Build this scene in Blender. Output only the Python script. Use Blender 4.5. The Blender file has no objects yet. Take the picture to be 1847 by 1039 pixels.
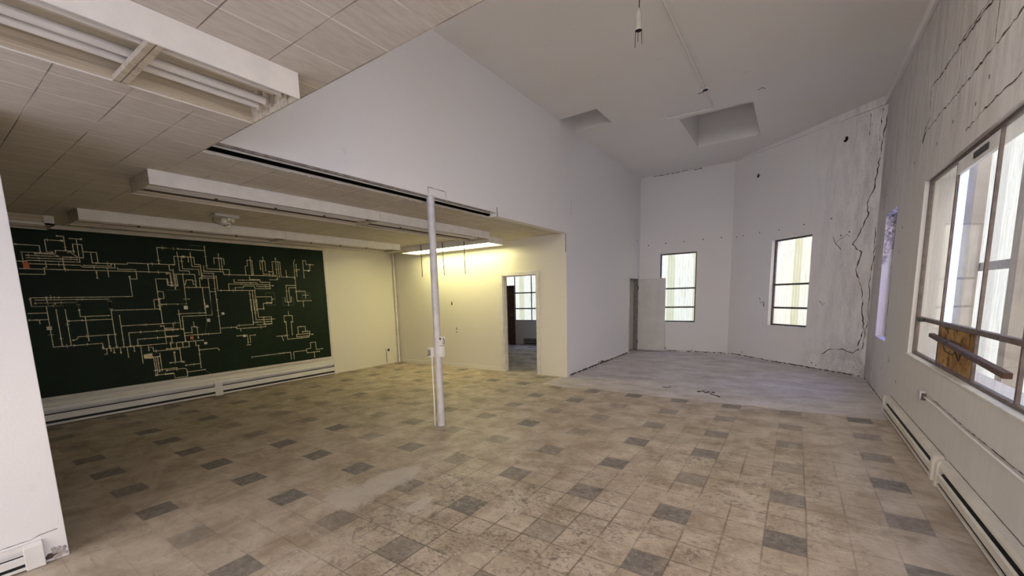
import bpy, math, random
from mathutils import Matrix, Vector
from math import pi, sin, cos

# ------------------------------------------------------------------ camera
S = bpy.context.scene
COL = S.collection
W_PX = 1847.0
cam_d = bpy.data.cameras.new('camera')
cam = bpy.data.objects.new('camera', cam_d)
COL.objects.link(cam)
cam_d.sensor_fit = 'HORIZONTAL'
cam_d.sensor_width = 36.0
cam_d.lens = 756.66 / W_PX * 36.0
cam_d.shift_x = (923.5 - 904.49) / W_PX
cam_d.shift_y = (640.63 - 519.5) / W_PX
cam_d.clip_start = 0.02
RX = Vector((0.82108836, 0.5701074, -0.02813289))
RY = Vector((-0.05521762, 0.12838867, 0.99018552))
RZ = -Vector((-0.56812403, 0.81147637, -0.13689841))
m = Matrix.Identity(4)
for i in range(3):
    m[i][0] = RX[i]; m[i][1] = RY[i]; m[i][2] = RZ[i]
m[0][3] = 0; m[1][3] = 0; m[2][3] = 1.6
cam.matrix_world = m
S.camera = cam

S.view_settings.view_transform = 'Standard'
S.view_settings.look = 'None'
S.view_settings.gamma = 1.0
S.view_settings.use_curve_mapping = False
S.view_settings.exposure = 0.31

# ------------------------------------------------------------------ sky
# clear blue daylight, warmer and brighter on the side behind the camera (-y)
world = bpy.data.worlds.new('sky')
S.world = world
world.use_nodes = True
wn = world.node_tree
for n in list(wn.nodes):
    wn.nodes.remove(n)
w_out = wn.nodes.new('ShaderNodeOutputWorld')
w_bg = wn.nodes.new('ShaderNodeBackground')
w_tc = wn.nodes.new('ShaderNodeTexCoord')
w_sep = wn.nodes.new('ShaderNodeSeparateXYZ')
w_mr = wn.nodes.new('ShaderNodeMapRange')
w_mr.inputs['From Min'].default_value = 0.25
w_mr.inputs['From Max'].default_value = -0.65
w_ramp = wn.nodes.new('ShaderNodeMix'); w_ramp.data_type = 'RGBA'
w_ramp.inputs[6].default_value = (1.9, 3.3, 8.0, 1)      # blue side of the sky
w_ramp.inputs[7].default_value = (8.1, 7.45, 7.0, 1)       # hazy bright side
wn.links.new(w_tc.outputs['Generated'], w_sep.inputs[0])
wn.links.new(w_sep.outputs['Y'], w_mr.inputs['Value'])
wn.links.new(w_mr.outputs[0], w_ramp.inputs[0])
wn.links.new(w_ramp.outputs[2], w_bg.inputs['Color'])
w_bg.inputs['Strength'].default_value = 1.0
wn.links.new(w_bg.outputs[0], w_out.inputs[0])

# ------------------------------------------------------------------ room numbers (metres)
H1, H2 = 2.764, 4.678            # low ceiling, high ceiling
XL, XB, XR = -8.444, -3.617, 1.068
YF, YE, Y4, Y0, YK = 7.399, 11.991, 9.66, 1.493, -3.0
X3 = -1.362
ZS, ZT = 0.83, 2.67              # window sill and head


def portal(loc, rot, sx, sy):
    d = bpy.data.lights.new('window_portal', 'AREA')
    d.shape = 'RECTANGLE'; d.size = sx; d.size_y = sy
    d.cycles.is_portal = True
    o = bpy.data.objects.new('window_portal', d)
    o.location = loc; o.rotation_euler = rot
    COL.objects.link(o)


portal((-1.7, YK - 0.16, 1.6), (-pi / 2, 0, 0), 4.2, 1.5)   # unseen rear window, added to light the room
portal((-0.53, Y0 - 0.16, 3.86), (-pi / 2, 0, 0), 3.0, 1.3)   # unseen clerestory over the low roof, added to light the hall
portal((XR + 0.24, 4.95, (ZS + ZT) / 2), (0, pi / 2, 0), 1.84, 3.2)
portal((XR + 0.24, 8.35, (ZS + ZT) / 2), (0, pi / 2, 0), 1.84, 0.9)
portal((XR + 0.24, 0.0, (ZS + ZT) / 2), (0, pi / 2, 0), 1.84, 5.2)  # unseen side window, added beside the camera for its light

# ------------------------------------------------------------------ helpers
NODE = {}


def mat(name):
    mt = bpy.data.materials.new(name)
    mt.use_nodes = True
    nt = mt.node_tree
    for n in list(nt.nodes):
        nt.nodes.remove(n)
    out = nt.nodes.new('ShaderNodeOutputMaterial')
    return mt, nt, out


class NT:
    """small node-graph writer"""
    def __init__(s, name, rough=0.7, spec=0.3, metal=0.0):
        s.mt, s.nt, s.out = mat(name)
        s.b = s.nt.nodes.new('ShaderNodeBsdfPrincipled')
        s.b.inputs['Roughness'].default_value = rough
        s.b.inputs['Specular IOR Level'].default_value = spec
        s.b.inputs['Metallic'].default_value = metal
        s.nt.links.new(s.b.outputs[0], s.out.inputs[0])
        tc = s.nt.nodes.new('ShaderNodeTexCoord')
        s.obj = tc.outputs['Object']
        sp = s.nt.nodes.new('ShaderNodeSeparateXYZ')
        s.nt.links.new(s.obj, sp.inputs[0])
        s.x, s.y, s.z = sp.outputs

    def setin(s, sock, v):
        if isinstance(v, (int, float)):
            sock.default_value = v
        elif isinstance(v, tuple):
            sock.default_value = v if len(v) == 4 or sock.type == 'VECTOR' else v + (1,)
        else:
            s.nt.links.new(v, sock)

    def m(s, op, a, b=0.0, c=0.0, clamp=False):
        n = s.nt.nodes.new('ShaderNodeMath'); n.operation = op; n.use_clamp = clamp
        s.setin(n.inputs[0], a); s.setin(n.inputs[1], b)
        if op in ('MULTIPLY_ADD', 'COMPARE'):
            s.setin(n.inputs[2], c)
        return n.outputs[0]

    def noise(s, scale, detail=3, rough=0.55, vec=None, dist=0.0, stretch=None):
        v = vec if vec is not None else s.obj
        if stretch:
            mp = s.nt.nodes.new('ShaderNodeMapping'); mp.inputs['Scale'].default_value = stretch
            s.nt.links.new(v, mp.inputs[0]); v = mp.outputs[0]
        n = s.nt.nodes.new('ShaderNodeTexNoise')
        s.nt.links.new(v, n.inputs['Vector'])
        n.inputs['Scale'].default_value = scale
        n.inputs['Detail'].default_value = detail
        n.inputs['Roughness'].default_value = rough
        n.inputs['Distortion'].default_value = dist
        return n.outputs[0]

    def white(s, x, y):
        cb = s.nt.nodes.new('ShaderNodeCombineXYZ')
        s.setin(cb.inputs[0], x); s.setin(cb.inputs[1], y)
        n = s.nt.nodes.new('ShaderNodeTexWhiteNoise'); n.noise_dimensions = '2D'
        s.nt.links.new(cb.outputs[0], n.inputs['Vector'])
        return n.outputs['Value']

    def rng(s, v, a, b, c=0.0, d=1.0):
        n = s.nt.nodes.new('ShaderNodeMapRange')
        s.setin(n.inputs['Value'], v)
        n.inputs['From Min'].default_value = a; n.inputs['From Max'].default_value = b
        n.inputs['To Min'].default_value = c; n.inputs['To Max'].default_value = d
        return n.outputs[0]

    def mix(s, f, a, b, mode='MIX'):
        n = s.nt.nodes.new('ShaderNodeMix'); n.data_type = 'RGBA'; n.blend_type = mode
        s.setin(n.inputs[0], f); s.setin(n.inputs[6], a); s.setin(n.inputs[7], b)
        return n.outputs[2]

    def color(s, c):
        s.setin(s.b.inputs['Base Color'], c)
        return s

    def bump(s, h, strength=0.3, dist=0.01):
        n = s.nt.nodes.new('ShaderNodeBump')
        n.inputs['Strength'].default_value = strength
        n.inputs['Distance'].default_value = dist
        s.nt.links.new(h, n.inputs['Height'])
        s.nt.links.new(n.outputs[0], s.b.inputs['Normal'])
        return s


def simple(name, c, rough=0.6, spec=0.3, metal=0.0, var=0.12, scale=9.0, bump=0.0):
    t = NT(name, rough, spec, metal)
    n = t.noise(scale, 4)
    d = tuple(max(0, v * (1 - var)) for v in c); l = tuple(min(1, v * (1 + var * 0.6)) for v in c)
    t.color(t.mix(t.rng(n, 0.35, 0.65), d, l))
    if bump:
        t.bump(t.noise(scale * 6, 3), bump, 0.004)
    return t.mt


M = {}


def wall_mat(name, base, dirt=0.5, warm=(0.55, 0.50, 0.44), corner=None, streak=0.0):
    t = NT(name, 0.75, 0.25)
    big = t.noise(0.9, 4, 0.6)
    fine = t.noise(14, 4, 0.6)
    c = t.mix(t.m('MULTIPLY', t.rng(big, 0.45, 0.72), 0.22 * dirt), base, tuple(b * w / 0.55 for b, w in zip(base, warm)))
    spots = t.rng(t.noise(7, 6, 0.65), 0.66, 0.74)
    c = t.mix(t.m('MULTIPLY', spots, 0.20 * dirt), c, (0.33, 0.29, 0.26))
    h = t.noise(90, 3)
    if streak:
        # rain streaks and rough render on the upper part of the wall
        vs_ = t.noise(7, 6, 0.7, stretch=(1.5, 1.5, 0.22), dist=0.3)
        up = t.rng(t.z, 2.55, 3.1, 0.22, 1.0)
        c = t.mix(t.m('MULTIPLY', t.m('MULTIPLY', t.rng(vs_, 0.42, 0.66), up), streak), c, (0.36, 0.32, 0.30))
        c = t.mix(t.m('MULTIPLY', t.m('MULTIPLY', t.rng(t.noise(30, 6, 0.75), 0.60, 0.66), up), 0.6), c, (0.20, 0.16, 0.14))
        h = t.m('ADD', h, t.m('MULTIPLY', t.m('MULTIPLY', up, t.noise(14, 6, 0.7)), 3.0))
    if corner:
        # stained, peeling plaster round the far right corner of the hall: a world-position patch
        cx, cy, rad = corner
        geo = t.nt.nodes.new('ShaderNodeNewGeometry')
        sp = t.nt.nodes.new('ShaderNodeSeparateXYZ'); t.nt.links.new(geo.outputs['Position'], sp.inputs[0])
        dx = t.m('SUBTRACT', sp.outputs[0], cx); dy = t.m('SUBTRACT', sp.outputs[1], cy)
        dd = t.m('SQRT', t.m('ADD', t.m('MULTIPLY', dx, dx), t.m('MULTIPLY', dy, dy)))
        near = t.rng(dd, 0.1, rad, 1.0, 0.0)
        st = t.noise(5.0, 6, 0.7, stretch=(1.6, 1.6, 0.35))
        blot = t.noise(3.1, 6, 0.7, dist=0.6)
        k = t.m('MULTIPLY', near, t.rng(st, 0.40, 0.66))
        c = t.mix(t.m('MULTIPLY', k, 0.42), c, (0.30, 0.27, 0.25))
        low = t.rng(sp.outputs[2], 0.75, 0.25)
        k2 = t.m('MULTIPLY', t.m('MULTIPLY', near, low), t.rng(blot, 0.42, 0.56))
        c = t.mix(t.m('MULTIPLY', k2, 0.6), c, (0.27, 0.25, 0.24))
        spk = t.rng(t.noise(26, 5, 0.75), 0.60, 0.68)
        c = t.mix(t.m('MULTIPLY', t.m('MULTIPLY', spk, near), 0.7), c, (0.20, 0.17, 0.15))
        h = t.m('ADD', h, t.m('MULTIPLY', t.m('MULTIPLY', near, t.noise(18, 6, 0.7)), 6.0))
    t.color(t.mix(t.m('MULTIPLY', fine, 0.10), c, tuple(b * 0.8 for b in base)))
    t.bump(h, 0.18, 0.004)
    return t.mt


M['wall_white'] = wall_mat('white_wall_paint', (0.82, 0.81, 0.80), 0.6)
M['wall_corner'] = wall_mat('stained_white_plaster', (0.83, 0.81, 0.80), 0.9, corner=(XR, Y4, 1.45))
M['wall_rough'] = wall_mat('streaked_rendered_block_wall', (0.69, 0.665, 0.645), 1.2, corner=(XR, Y4, 1.7), streak=0.5)
M['wall_cream'] = wall_mat('cream_wall_paint', (0.78, 0.75, 0.66), 0.5)
M['ceiling_plaster'] = wall_mat('grey_white_ceiling_plaster', (0.84, 0.825, 0.80), 1.3)
M['trim'] = simple('painted_trim', (0.74, 0.72, 0.67), 0.5, 0.4, var=0.1)
M['white_metal'] = simple('white_enamel_metal', (0.76, 0.75, 0.72), 0.38, 0.5, var=0.06)
M['pole_paint'] = simple('grey_white_pole_paint', (0.55, 0.54, 0.56), 0.45, 0.4, var=0.12, bump=0.15)
M['heater_paint'] = simple('cream_heater_enamel', (0.70, 0.66, 0.59), 0.42, 0.5, var=0.1, scale=4)
M['heater_white'] = simple('white_heater_enamel', (0.76, 0.74, 0.71), 0.42, 0.5, var=0.08, scale=4)
M['dark'] = simple('dark_gap', (0.02, 0.018, 0.016), 0.9, 0.1)
M['fins'] = simple('black_heater_fins', (0.03, 0.03, 0.032), 0.5, 0.4, 0.5)
M['crack'] = simple('crack_shadow_brown', (0.12, 0.095, 0.08), 0.95, 0.05)
M['steel_dark'] = simple('dark_steel_window_frame', (0.13, 0.115, 0.105), 0.6, 0.4, 0.3, var=0.35, scale=18)
M['steel_grey'] = simple('grey_painted_steel_frame', (0.26, 0.235, 0.215), 0.6, 0.35, 0.0, var=0.35, scale=18)
M['steel_brown'] = simple('brown_rusty_steel_bar', (0.15, 0.115, 0.105), 0.6, 0.35, 0.0, var=0.3, scale=12)
M['post_wood'] = simple('grey_weathered_timber', (0.42, 0.38, 0.35), 0.85, 0.1, var=0.15, scale=4)
M['socket_grey'] = simple('greenish_grey_socket', (0.42, 0.41, 0.36), 0.5, 0.4)
M['skirt'] = simple('cream_white_enamel', (0.83, 0.81, 0.76), 0.45, 0.4, var=0.05)
M['door_paint'] = simple('off_white_door_paint', (0.70, 0.68, 0.65), 0.5, 0.3, var=0.07, scale=3)
M['brown_wood'] = simple('dark_brown_wood', (0.075, 0.035, 0.022), 0.5, 0.35, var=0.4, scale=6)
M['rod'] = simple('black_steel_rod', (0.05, 0.045, 0.04), 0.5, 0.5, 0.6)
M['copper'] = simple('bare_wire', (0.25, 0.17, 0.10), 0.4, 0.5, 0.8)
M['plaster_rough'] = simple('broken_plaster', (0.48, 0.44, 0.42), 0.95, 0.1, var=0.5, scale=22, bump=0.8)
M['bulb'] = simple('white_lamp_glass', (0.80, 0.77, 0.68), 0.2, 0.6)
M['tube'] = simple('unlit_fluorescent_tube', (0.76, 0.73, 0.68), 0.25, 0.6, var=0.06)
M['black_plastic'] = simple('black_plastic', (0.03, 0.03, 0.03), 0.5, 0.4)
M['paper_cream'] = simple('cream_paper', (0.80, 0.68, 0.42), 0.8, 0.1)
M['tag_orange'] = simple('orange_sticker', (0.72, 0.20, 0.08), 0.7, 0.2)
M['tape'] = simple('cream_line_tape', (0.80, 0.72, 0.48), 0.7, 0.2, var=0.3, scale=30)
M['tape_faint'] = simple('faint_chalk_line', (0.14, 0.16, 0.11), 0.9, 0.1, var=0.3, scale=30)
M['ground'] = simple('outside_gravel', (0.62, 0.60, 0.57), 0.9, 0.1, var=0.3, scale=3)
M['roof'] = simple('roof_decking', (0.18, 0.14, 0.10), 0.9, 0.1, var=0.3)

# fixture insides: cream enamel with brown dirt
t = NT('dirty_cream_reflector', 0.45, 0.4)
n1 = t.rng(t.noise(24, 6, 0.7), 0.56, 0.68)
n2 = t.rng(t.noise(3, 3), 0.40, 0.7)
n3 = t.rng(t.noise(30, 4, 0.6, stretch=(1, 0.03, 1)), 0.50, 0.62)
t.color(t.mix(t.m('MULTIPLY', n3, 0.45), t.mix(t.m('MULTIPLY', n1, t.m('MULTIPLY', n2, 0.8)), (0.60, 0.53, 0.40), (0.20, 0.14, 0.07)), (0.24, 0.18, 0.11)))
M['reflector'] = t.mt

# chalkboard
t = NT('dark_green_board', 0.55, 0.2)
n1 = t.noise(1.3, 5, 0.6)
n2 = t.noise(6, 5, 0.6, stretch=(1, 0.5, 2))
c = t.mix(t.rng(n1, 0.35, 0.7), (0.006, 0.015, 0.006), (0.009, 0.024, 0.008))
t.color(t.mix(t.m('MULTIPLY', t.rng(n2, 0.5, 0.75), 0.3), c, (0.02, 0.04, 0.016)))
M['board'] = t.mt

# plywood
t = NT('weathered_plywood', 0.8, 0.15)
n1 = t.noise(5, 6, 0.7, stretch=(1, 9, 1), dist=0.4)
c = t.mix(t.rng(n1, 0.35, 0.65), (0.22, 0.11, 0.04), (0.52, 0.32, 0.13))
n2 = t.noise(7, 5, 0.7)
t.color(t.mix(t.m('MULTIPLY', t.rng(n2, 0.52, 0.62), 0.75), c, (0.05, 0.03, 0.015)))
M['plywood'] = t.mt

# acoustic ceiling tiles 29 x 30 cm with fissures
t = NT('acoustic_ceiling_tile', 0.85, 0.15)
u = t.m('DIVIDE', t.m('ADD', t.x, 1.353), 0.2905)
v = t.m('DIVIDE', t.m('ADD', t.y, -1.487), 0.3015)
fu, fv = t.m('FRACT', u), t.m('FRACT', v)
eu = t.m('MINIMUM', fu, t.m('SUBTRACT', 1.0, fu))
ev = t.m('MINIMUM', fv, t.m('SUBTRACT', 1.0, fv))
wn_ = t.white(t.m('FLOOR', u), t.m('FLOOR', v))
brk = t.noise(1.7, 2)
lu = t.m('MULTIPLY', t.rng(eu, 0.010, 0.018, 1, 0), t.rng(brk, 0.36, 0.48))      # pale seams running away
lv = t.m('MULTIPLY', t.rng(ev, 0.007, 0.014, 1, 0), t.rng(t.noise(2.1, 2), 0.38, 0.54))
fis = t.noise(22, 5, 0.7, stretch=(2.2, 0.35, 1))
c = t.mix(t.rng(fis, 0.42, 0.72), (0.70, 0.65, 0.575), (0.56, 0.515, 0.445))
c = t.mix(t.m('MULTIPLY', wn_, 0.18), c, (0.40, 0.37, 0.33))
c = t.mix(t.m('MULTIPLY', t.rng(t.noise(0.8, 4), 0.45, 0.7), 0.25), c, (0.44, 0.36, 0.26))
c = t.mix(lu, c, (0.86, 0.82, 0.75))
c = t.mix(t.m('MULTIPLY', lv, 0.75), c, (0.16, 0.14, 0.12))
t.color(c)
t.bump(t.m('SUBTRACT', t.m('MULTIPLY', fis, 0.3), t.m('MULTIPLY', t.rng(ev, 0.0, 0.012, 1, 0), 1.0)), 0.35, 0.006)
M['ceiling_tile'] = t.mt

# floor: 23 cm tiles, every third one of every third row dark, bare concrete in the far hall
t = NT('worn_tile_floor', 0.55, 0.35)
wob = t.m('MULTIPLY', t.m('SUBTRACT', t.noise(0.6, 1), 0.5), 0.02)
u = t.m('DIVIDE', t.m('ADD', t.m('ADD', t.x, 0.083), wob), 0.22770)
v = t.m('DIVIDE', t.m('SUBTRACT', t.y, 2.934), 0.22920)
iu, iv = t.m('FLOOR', u), t.m('FLOOR', v)
fu, fv = t.m('FRACT', u), t.m('FRACT', v)
du = t.m('LESS_THAN', t.m('FLOORED_MODULO', iu, 3.0), 0.5)
dv = t.m('LESS_THAN', t.m('FLOORED_MODULO', iv, 3.0), 0.5)
dark = t.m('MULTIPLY', du, dv)
rnd = t.white(iu, iv)
keep = t.rng(rnd, 0.04, 0.75, 0.42, 1.0)
eu = t.m('MINIMUM', fu, t.m('SUBTRACT', 1.0, fu))
ev = t.m('MINIMUM', fv, t.m('SUBTRACT', 1.0, fv))
e = t.m('MINIMUM', eu, ev)
n_big = t.noise(0.75, 5, 0.6)
n_mid = t.noise(3.2, 7, 0.68, dist=0.4)
n_fine = t.noise(17, 7, 0.75)
n_str = t.noise(4.5, 6, 0.7, stretch=(0.5, 2.2, 1), dist=0.5)
base = t.mix(rnd, (0.51, 0.435, 0.355), (0.57, 0.495, 0.41))
base = t.mix(t.rng(n_mid, 0.38, 0.62), base, (0.36, 0.29, 0.22))
base = t.mix(t.m('MULTIPLY', t.rng(n_big, 0.5, 0.68), 0.55), base, (0.30, 0.235, 0.165))
base = t.mix(t.m('MULTIPLY', t.rng(n_str, 0.56, 0.72), 0.5), base, (0.60, 0.55, 0.49))
dk = t.mix(t.rng(n_fine, 0.35, 0.7), (0.12, 0.108, 0.10), (0.30, 0.275, 0.25))
pale = t.rng(t.noise(1.6, 5, 0.7, dist=0.8), 0.56, 0.70)
kk = t.m('MULTIPLY', t.m('MULTIPLY', dark, keep), t.m('SUBTRACT', 1.0, t.m('MULTIPLY', pale, 0.6)))
c = t.mix(kk, base, dk)


def blob(t, cx, cy, r0, r1, sx=1.0, sy=1.0):
    dx = t.m('MULTIPLY', t.m('SUBTRACT', t.x, cx), sx); dy = t.m('MULTIPLY', t.m('SUBTRACT', t.y, cy), sy)
    return t.rng(t.m('SQRT', t.m('ADD', t.m('MULTIPLY', dx, dx), t.m('MULTIPLY', dy, dy))), r0, r1, 1, 0)


traffic = blob(t, -1.3, 2.1, 0.5, 2.2, 0.9, 1.0)
t2 = blob(t, -0.4, 3.8, 0.2, 1.7, 1.0, 0.8)
traffic = t.m('MAXIMUM', traffic, t.m('MULTIPLY', t2, 0.8))
n_scf = t.noise(34, 8, 0.8, stretch=(0.8, 1.5, 1), dist=0.3)
scuff = t.m('MULTIPLY', t.rng(n_scf, 0.50, 0.60), t.rng(t.noise(2.4, 4, 0.6), 0.38, 0.56))
c = t.mix(t.m('MULTIPLY', t.m('MULTIPLY', scuff, traffic), 0.9), c, (0.13, 0.105, 0.09))
sc3 = t.m('MULTIPLY', t.rng(t.noise(11, 8, 0.8, dist=0.8), 0.525, 0.585), t.rng(t.noise(1.9, 3), 0.42, 0.54))
c = t.mix(t.m('MULTIPLY', t.m('MULTIPLY', sc3, traffic), 0.8), c, (0.10, 0.08, 0.07))
c = t.mix(t.m('MULTIPLY', t.rng(t.noise(16, 7, 0.8), 0.57, 0.64), t.m('MULTIPLY', traffic, 0.6)), c, (0.72, 0.66, 0.58))
scuff2 = t.rng(t.noise(9, 7, 0.75, stretch=(0.6, 2.0, 1)), 0.58, 0.68)
c = t.mix(t.m('MULTIPLY', scuff2, 0.5), c, (0.17, 0.14, 0.11))
lines = t.m('MULTIPLY', t.rng(e, 0.012, 0.035, 1, 0), t.m('ADD', t.m('MULTIPLY', traffic, 0.75), 0.12))
lines = t.m('MULTIPLY', lines, t.rng(t.noise(2.2, 4), 0.38, 0.55))
c = t.mix(lines, c, (0.12, 0.095, 0.075))
# spilled plaster patches
pl = t.m('MAXIMUM', blob(t, -2.95, 1.95, 0.05, 0.42, 1.0, 1.2), blob(t, -2.9, 2.35, 0.05, 0.5, 1.6, 0.8))
pl = t.m('MAXIMUM', pl, blob(t, -2.35, 2.15, 0.02, 0.22, 2.0, 0.9))
pl = t.m('MULTIPLY', t.rng(t.m('ADD', pl, t.m('SUBTRACT', t.noise(5, 6, 0.7, dist=1.0), 0.5)), 0.42, 0.60), 0.6)
c = t.mix(pl, c, (0.60, 0.56, 0.51))
# concrete beyond the tiles
con = t.mix(t.rng(t.noise(2.2, 7, 0.7, stretch=(0.8, 1.3, 1)), 0.34, 0.68), (0.72, 0.68, 0.66), (0.45, 0.40, 0.37))
con = t.mix(t.m('MULTIPLY', t.rng(t.noise(9, 6, 0.7), 0.55, 0.7), 0.4), con, (0.25, 0.21, 0.19))
edge = t.m('ADD', t.y, t.m('MULTIPLY', t.m('SUBTRACT', rnd, 0.5), 0.0))
edge = t.m('ADD', edge, t.m('MULTIPLY', t.m('SUBTRACT', t.noise(1.6, 4), 0.5), 0.5))
hall = t.m('MULTIPLY', t.m('GREATER_THAN', edge, 6.62), t.m('GREATER_THAN', t.x, XB - 0.13))
c = t.mix(hall, c, con)
t.color(c)
t.setin(t.b.inputs['Roughness'], t.rng(n_mid, 0.3, 0.7, 0.42, 0.68))
t.bump(t.m('SUBTRACT', t.m('MULTIPLY', n_fine, 0.5), t.m('MULTIPLY', t.rng(e, 0.0, 0.03, 1, 0), 0.6)), 0.25, 0.004)
M['floor'] = t.mt

# corrugated translucent sheets: white, with grown-over greenish brown bands


def panel_mat(name, axis_scale, light, band, stain, fac=0.55, glow=0.34):
    mt, nt, out = mat(name)
    t = NT.__new__(NT); t.mt, t.nt, t.out = mt, nt, out
    tc = nt.nodes.new('ShaderNodeTexCoord'); t.obj = tc.outputs['Object']
    sp = nt.nodes.new('ShaderNodeSeparateXYZ'); nt.links.new(t.obj, sp.inputs[0])
    t.x, t.y, t.z = sp.outputs
    k = t.m('FRACT', t.m('MULTIPLY', t.m('ADD', t.x, 0.1), axis_scale))
    b = t.m('MULTIPLY', t.rng(k, 0.36, 0.40), t.rng(k, 0.70, 0.66))
    st = t.noise(9, 5, 0.7, stretch=(3.2, 1, 0.30))
    big = t.noise(1.6, 4, 0.6, stretch=(1.5, 1, 0.6))
    c = t.mix(t.m('MULTIPLY', b, fac), light, band)
    c = t.mix(t.m('MULTIPLY', t.rng(st, 0.46, 0.68), t.rng(big, 0.35, 0.7, 0.15, 0.8)), c, stain)
    tr = nt.nodes.new('ShaderNodeBsdfTranslucent'); df = nt.nodes.new('ShaderNodeBsdfDiffuse')
    ms = nt.nodes.new('ShaderNodeMixShader'); ms.inputs[0].default_value = 0.22
    nt.links.new(c, tr.inputs[0]); nt.links.new(c, df.inputs[0])
    nt.links.new(tr.outputs[0], ms.inputs[1]); nt.links.new(df.outputs[0], ms.inputs[2])
    nt.links.new(ms.outputs[0], out.inputs[0])
    return mt


M['panel_end'] = panel_mat('stained_corrugated_sheet', 1.45, (0.575, 0.408, 0.19), (0.35, 0.25, 0.07), (0.32, 0.235, 0.078))
M['panel_side'] = panel_mat('frosted_corrugated_sheet', 1.1, (0.52, 0.44, 0.26), (0.34, 0.28, 0.165), (0.26, 0.215, 0.125), 0.6)


def glass_mat(name, transp, tint, haze=0.1, gl=0.10, streak=False):
    mt, nt, out = mat(name)
    t = NT.__new__(NT); t.mt, t.nt, t.out = mt, nt, out
    tc = nt.nodes.new('ShaderNodeTexCoord'); t.obj = tc.outputs['Object']
    tp = nt.nodes.new('ShaderNodeBsdfTransparent'); tp.inputs[0].default_value = tint + (1,)
    gs = nt.nodes.new('ShaderNodeBsdfGlossy'); gs.inputs['Roughness'].default_value = 0.03
    df = nt.nodes.new('ShaderNodeBsdfTranslucent'); df.inputs[0].default_value = (0.75, 0.75, 0.75, 1)
    d2 = nt.nodes.new('ShaderNodeBsdfDiffuse'); d2.inputs[0].default_value = (0.6, 0.6, 0.58, 1)
    a0 = nt.nodes.new('ShaderNodeMixShader'); a0.inputs[0].default_value = 0.5
    nt.links.new(df.outputs[0], a0.inputs[1]); nt.links.new(d2.outputs[0], a0.inputs[2])
    a = nt.nodes.new('ShaderNodeMixShader'); a.inputs[0].default_value = haze
    if streak:
        st = t.noise(6, 5, 0.65, stretch=(5, 5, 0.35))
        t.setin(a.inputs[0], t.rng(st, 0.40, 0.70, haze * 0.3, haze * 2.2))
    nt.links.new(tp.outputs[0], a.inputs[1]); nt.links.new(a0.outputs[0], a.inputs[2])
    fr = nt.nodes.new('ShaderNodeFresnel'); fr.inputs[0].default_value = 1.45
    b = nt.nodes.new('ShaderNodeMixShader')
    nt.links.new(t.m('MULTIPLY', fr.outputs[0], gl * 8), b.inputs[0])
    nt.links.new(a.outputs[0], b.inputs[1]); nt.links.new(gs.outputs[0], b.inputs[2])
    nt.links.new(b.outputs[0], out.inputs[0])
    return mt


M['glass'] = glass_mat('clear_window_glass', 0.9, (0.95, 0.96, 0.96), 0.04)
M['glass_warm'] = glass_mat('amber_tinted_glass', 0.9, (0.70, 0.585, 0.42), 0.05)  # tint added to balance the blue sky through the unseen side window
M['glass_dirty'] = glass_mat('streaky_window_glass', 0.9, (0.93, 0.94, 0.94), 0.16, streak=True)
M['glass_blue'] = glass_mat('blue_tinted_window_glass', 0.45, (0.27, 0.26, 0.40), 0.02)

# lit lamp
mt, nt, out = mat('lit_lamp_diffuser')
em = nt.nodes.new('ShaderNodeEmission'); em.inputs[0].default_value = (1.0, 0.955, 0.48, 1); em.inputs[1].default_value = 25.0
nt.links.new(em.outputs[0], out.inputs[0]); M['lit'] = mt


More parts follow.
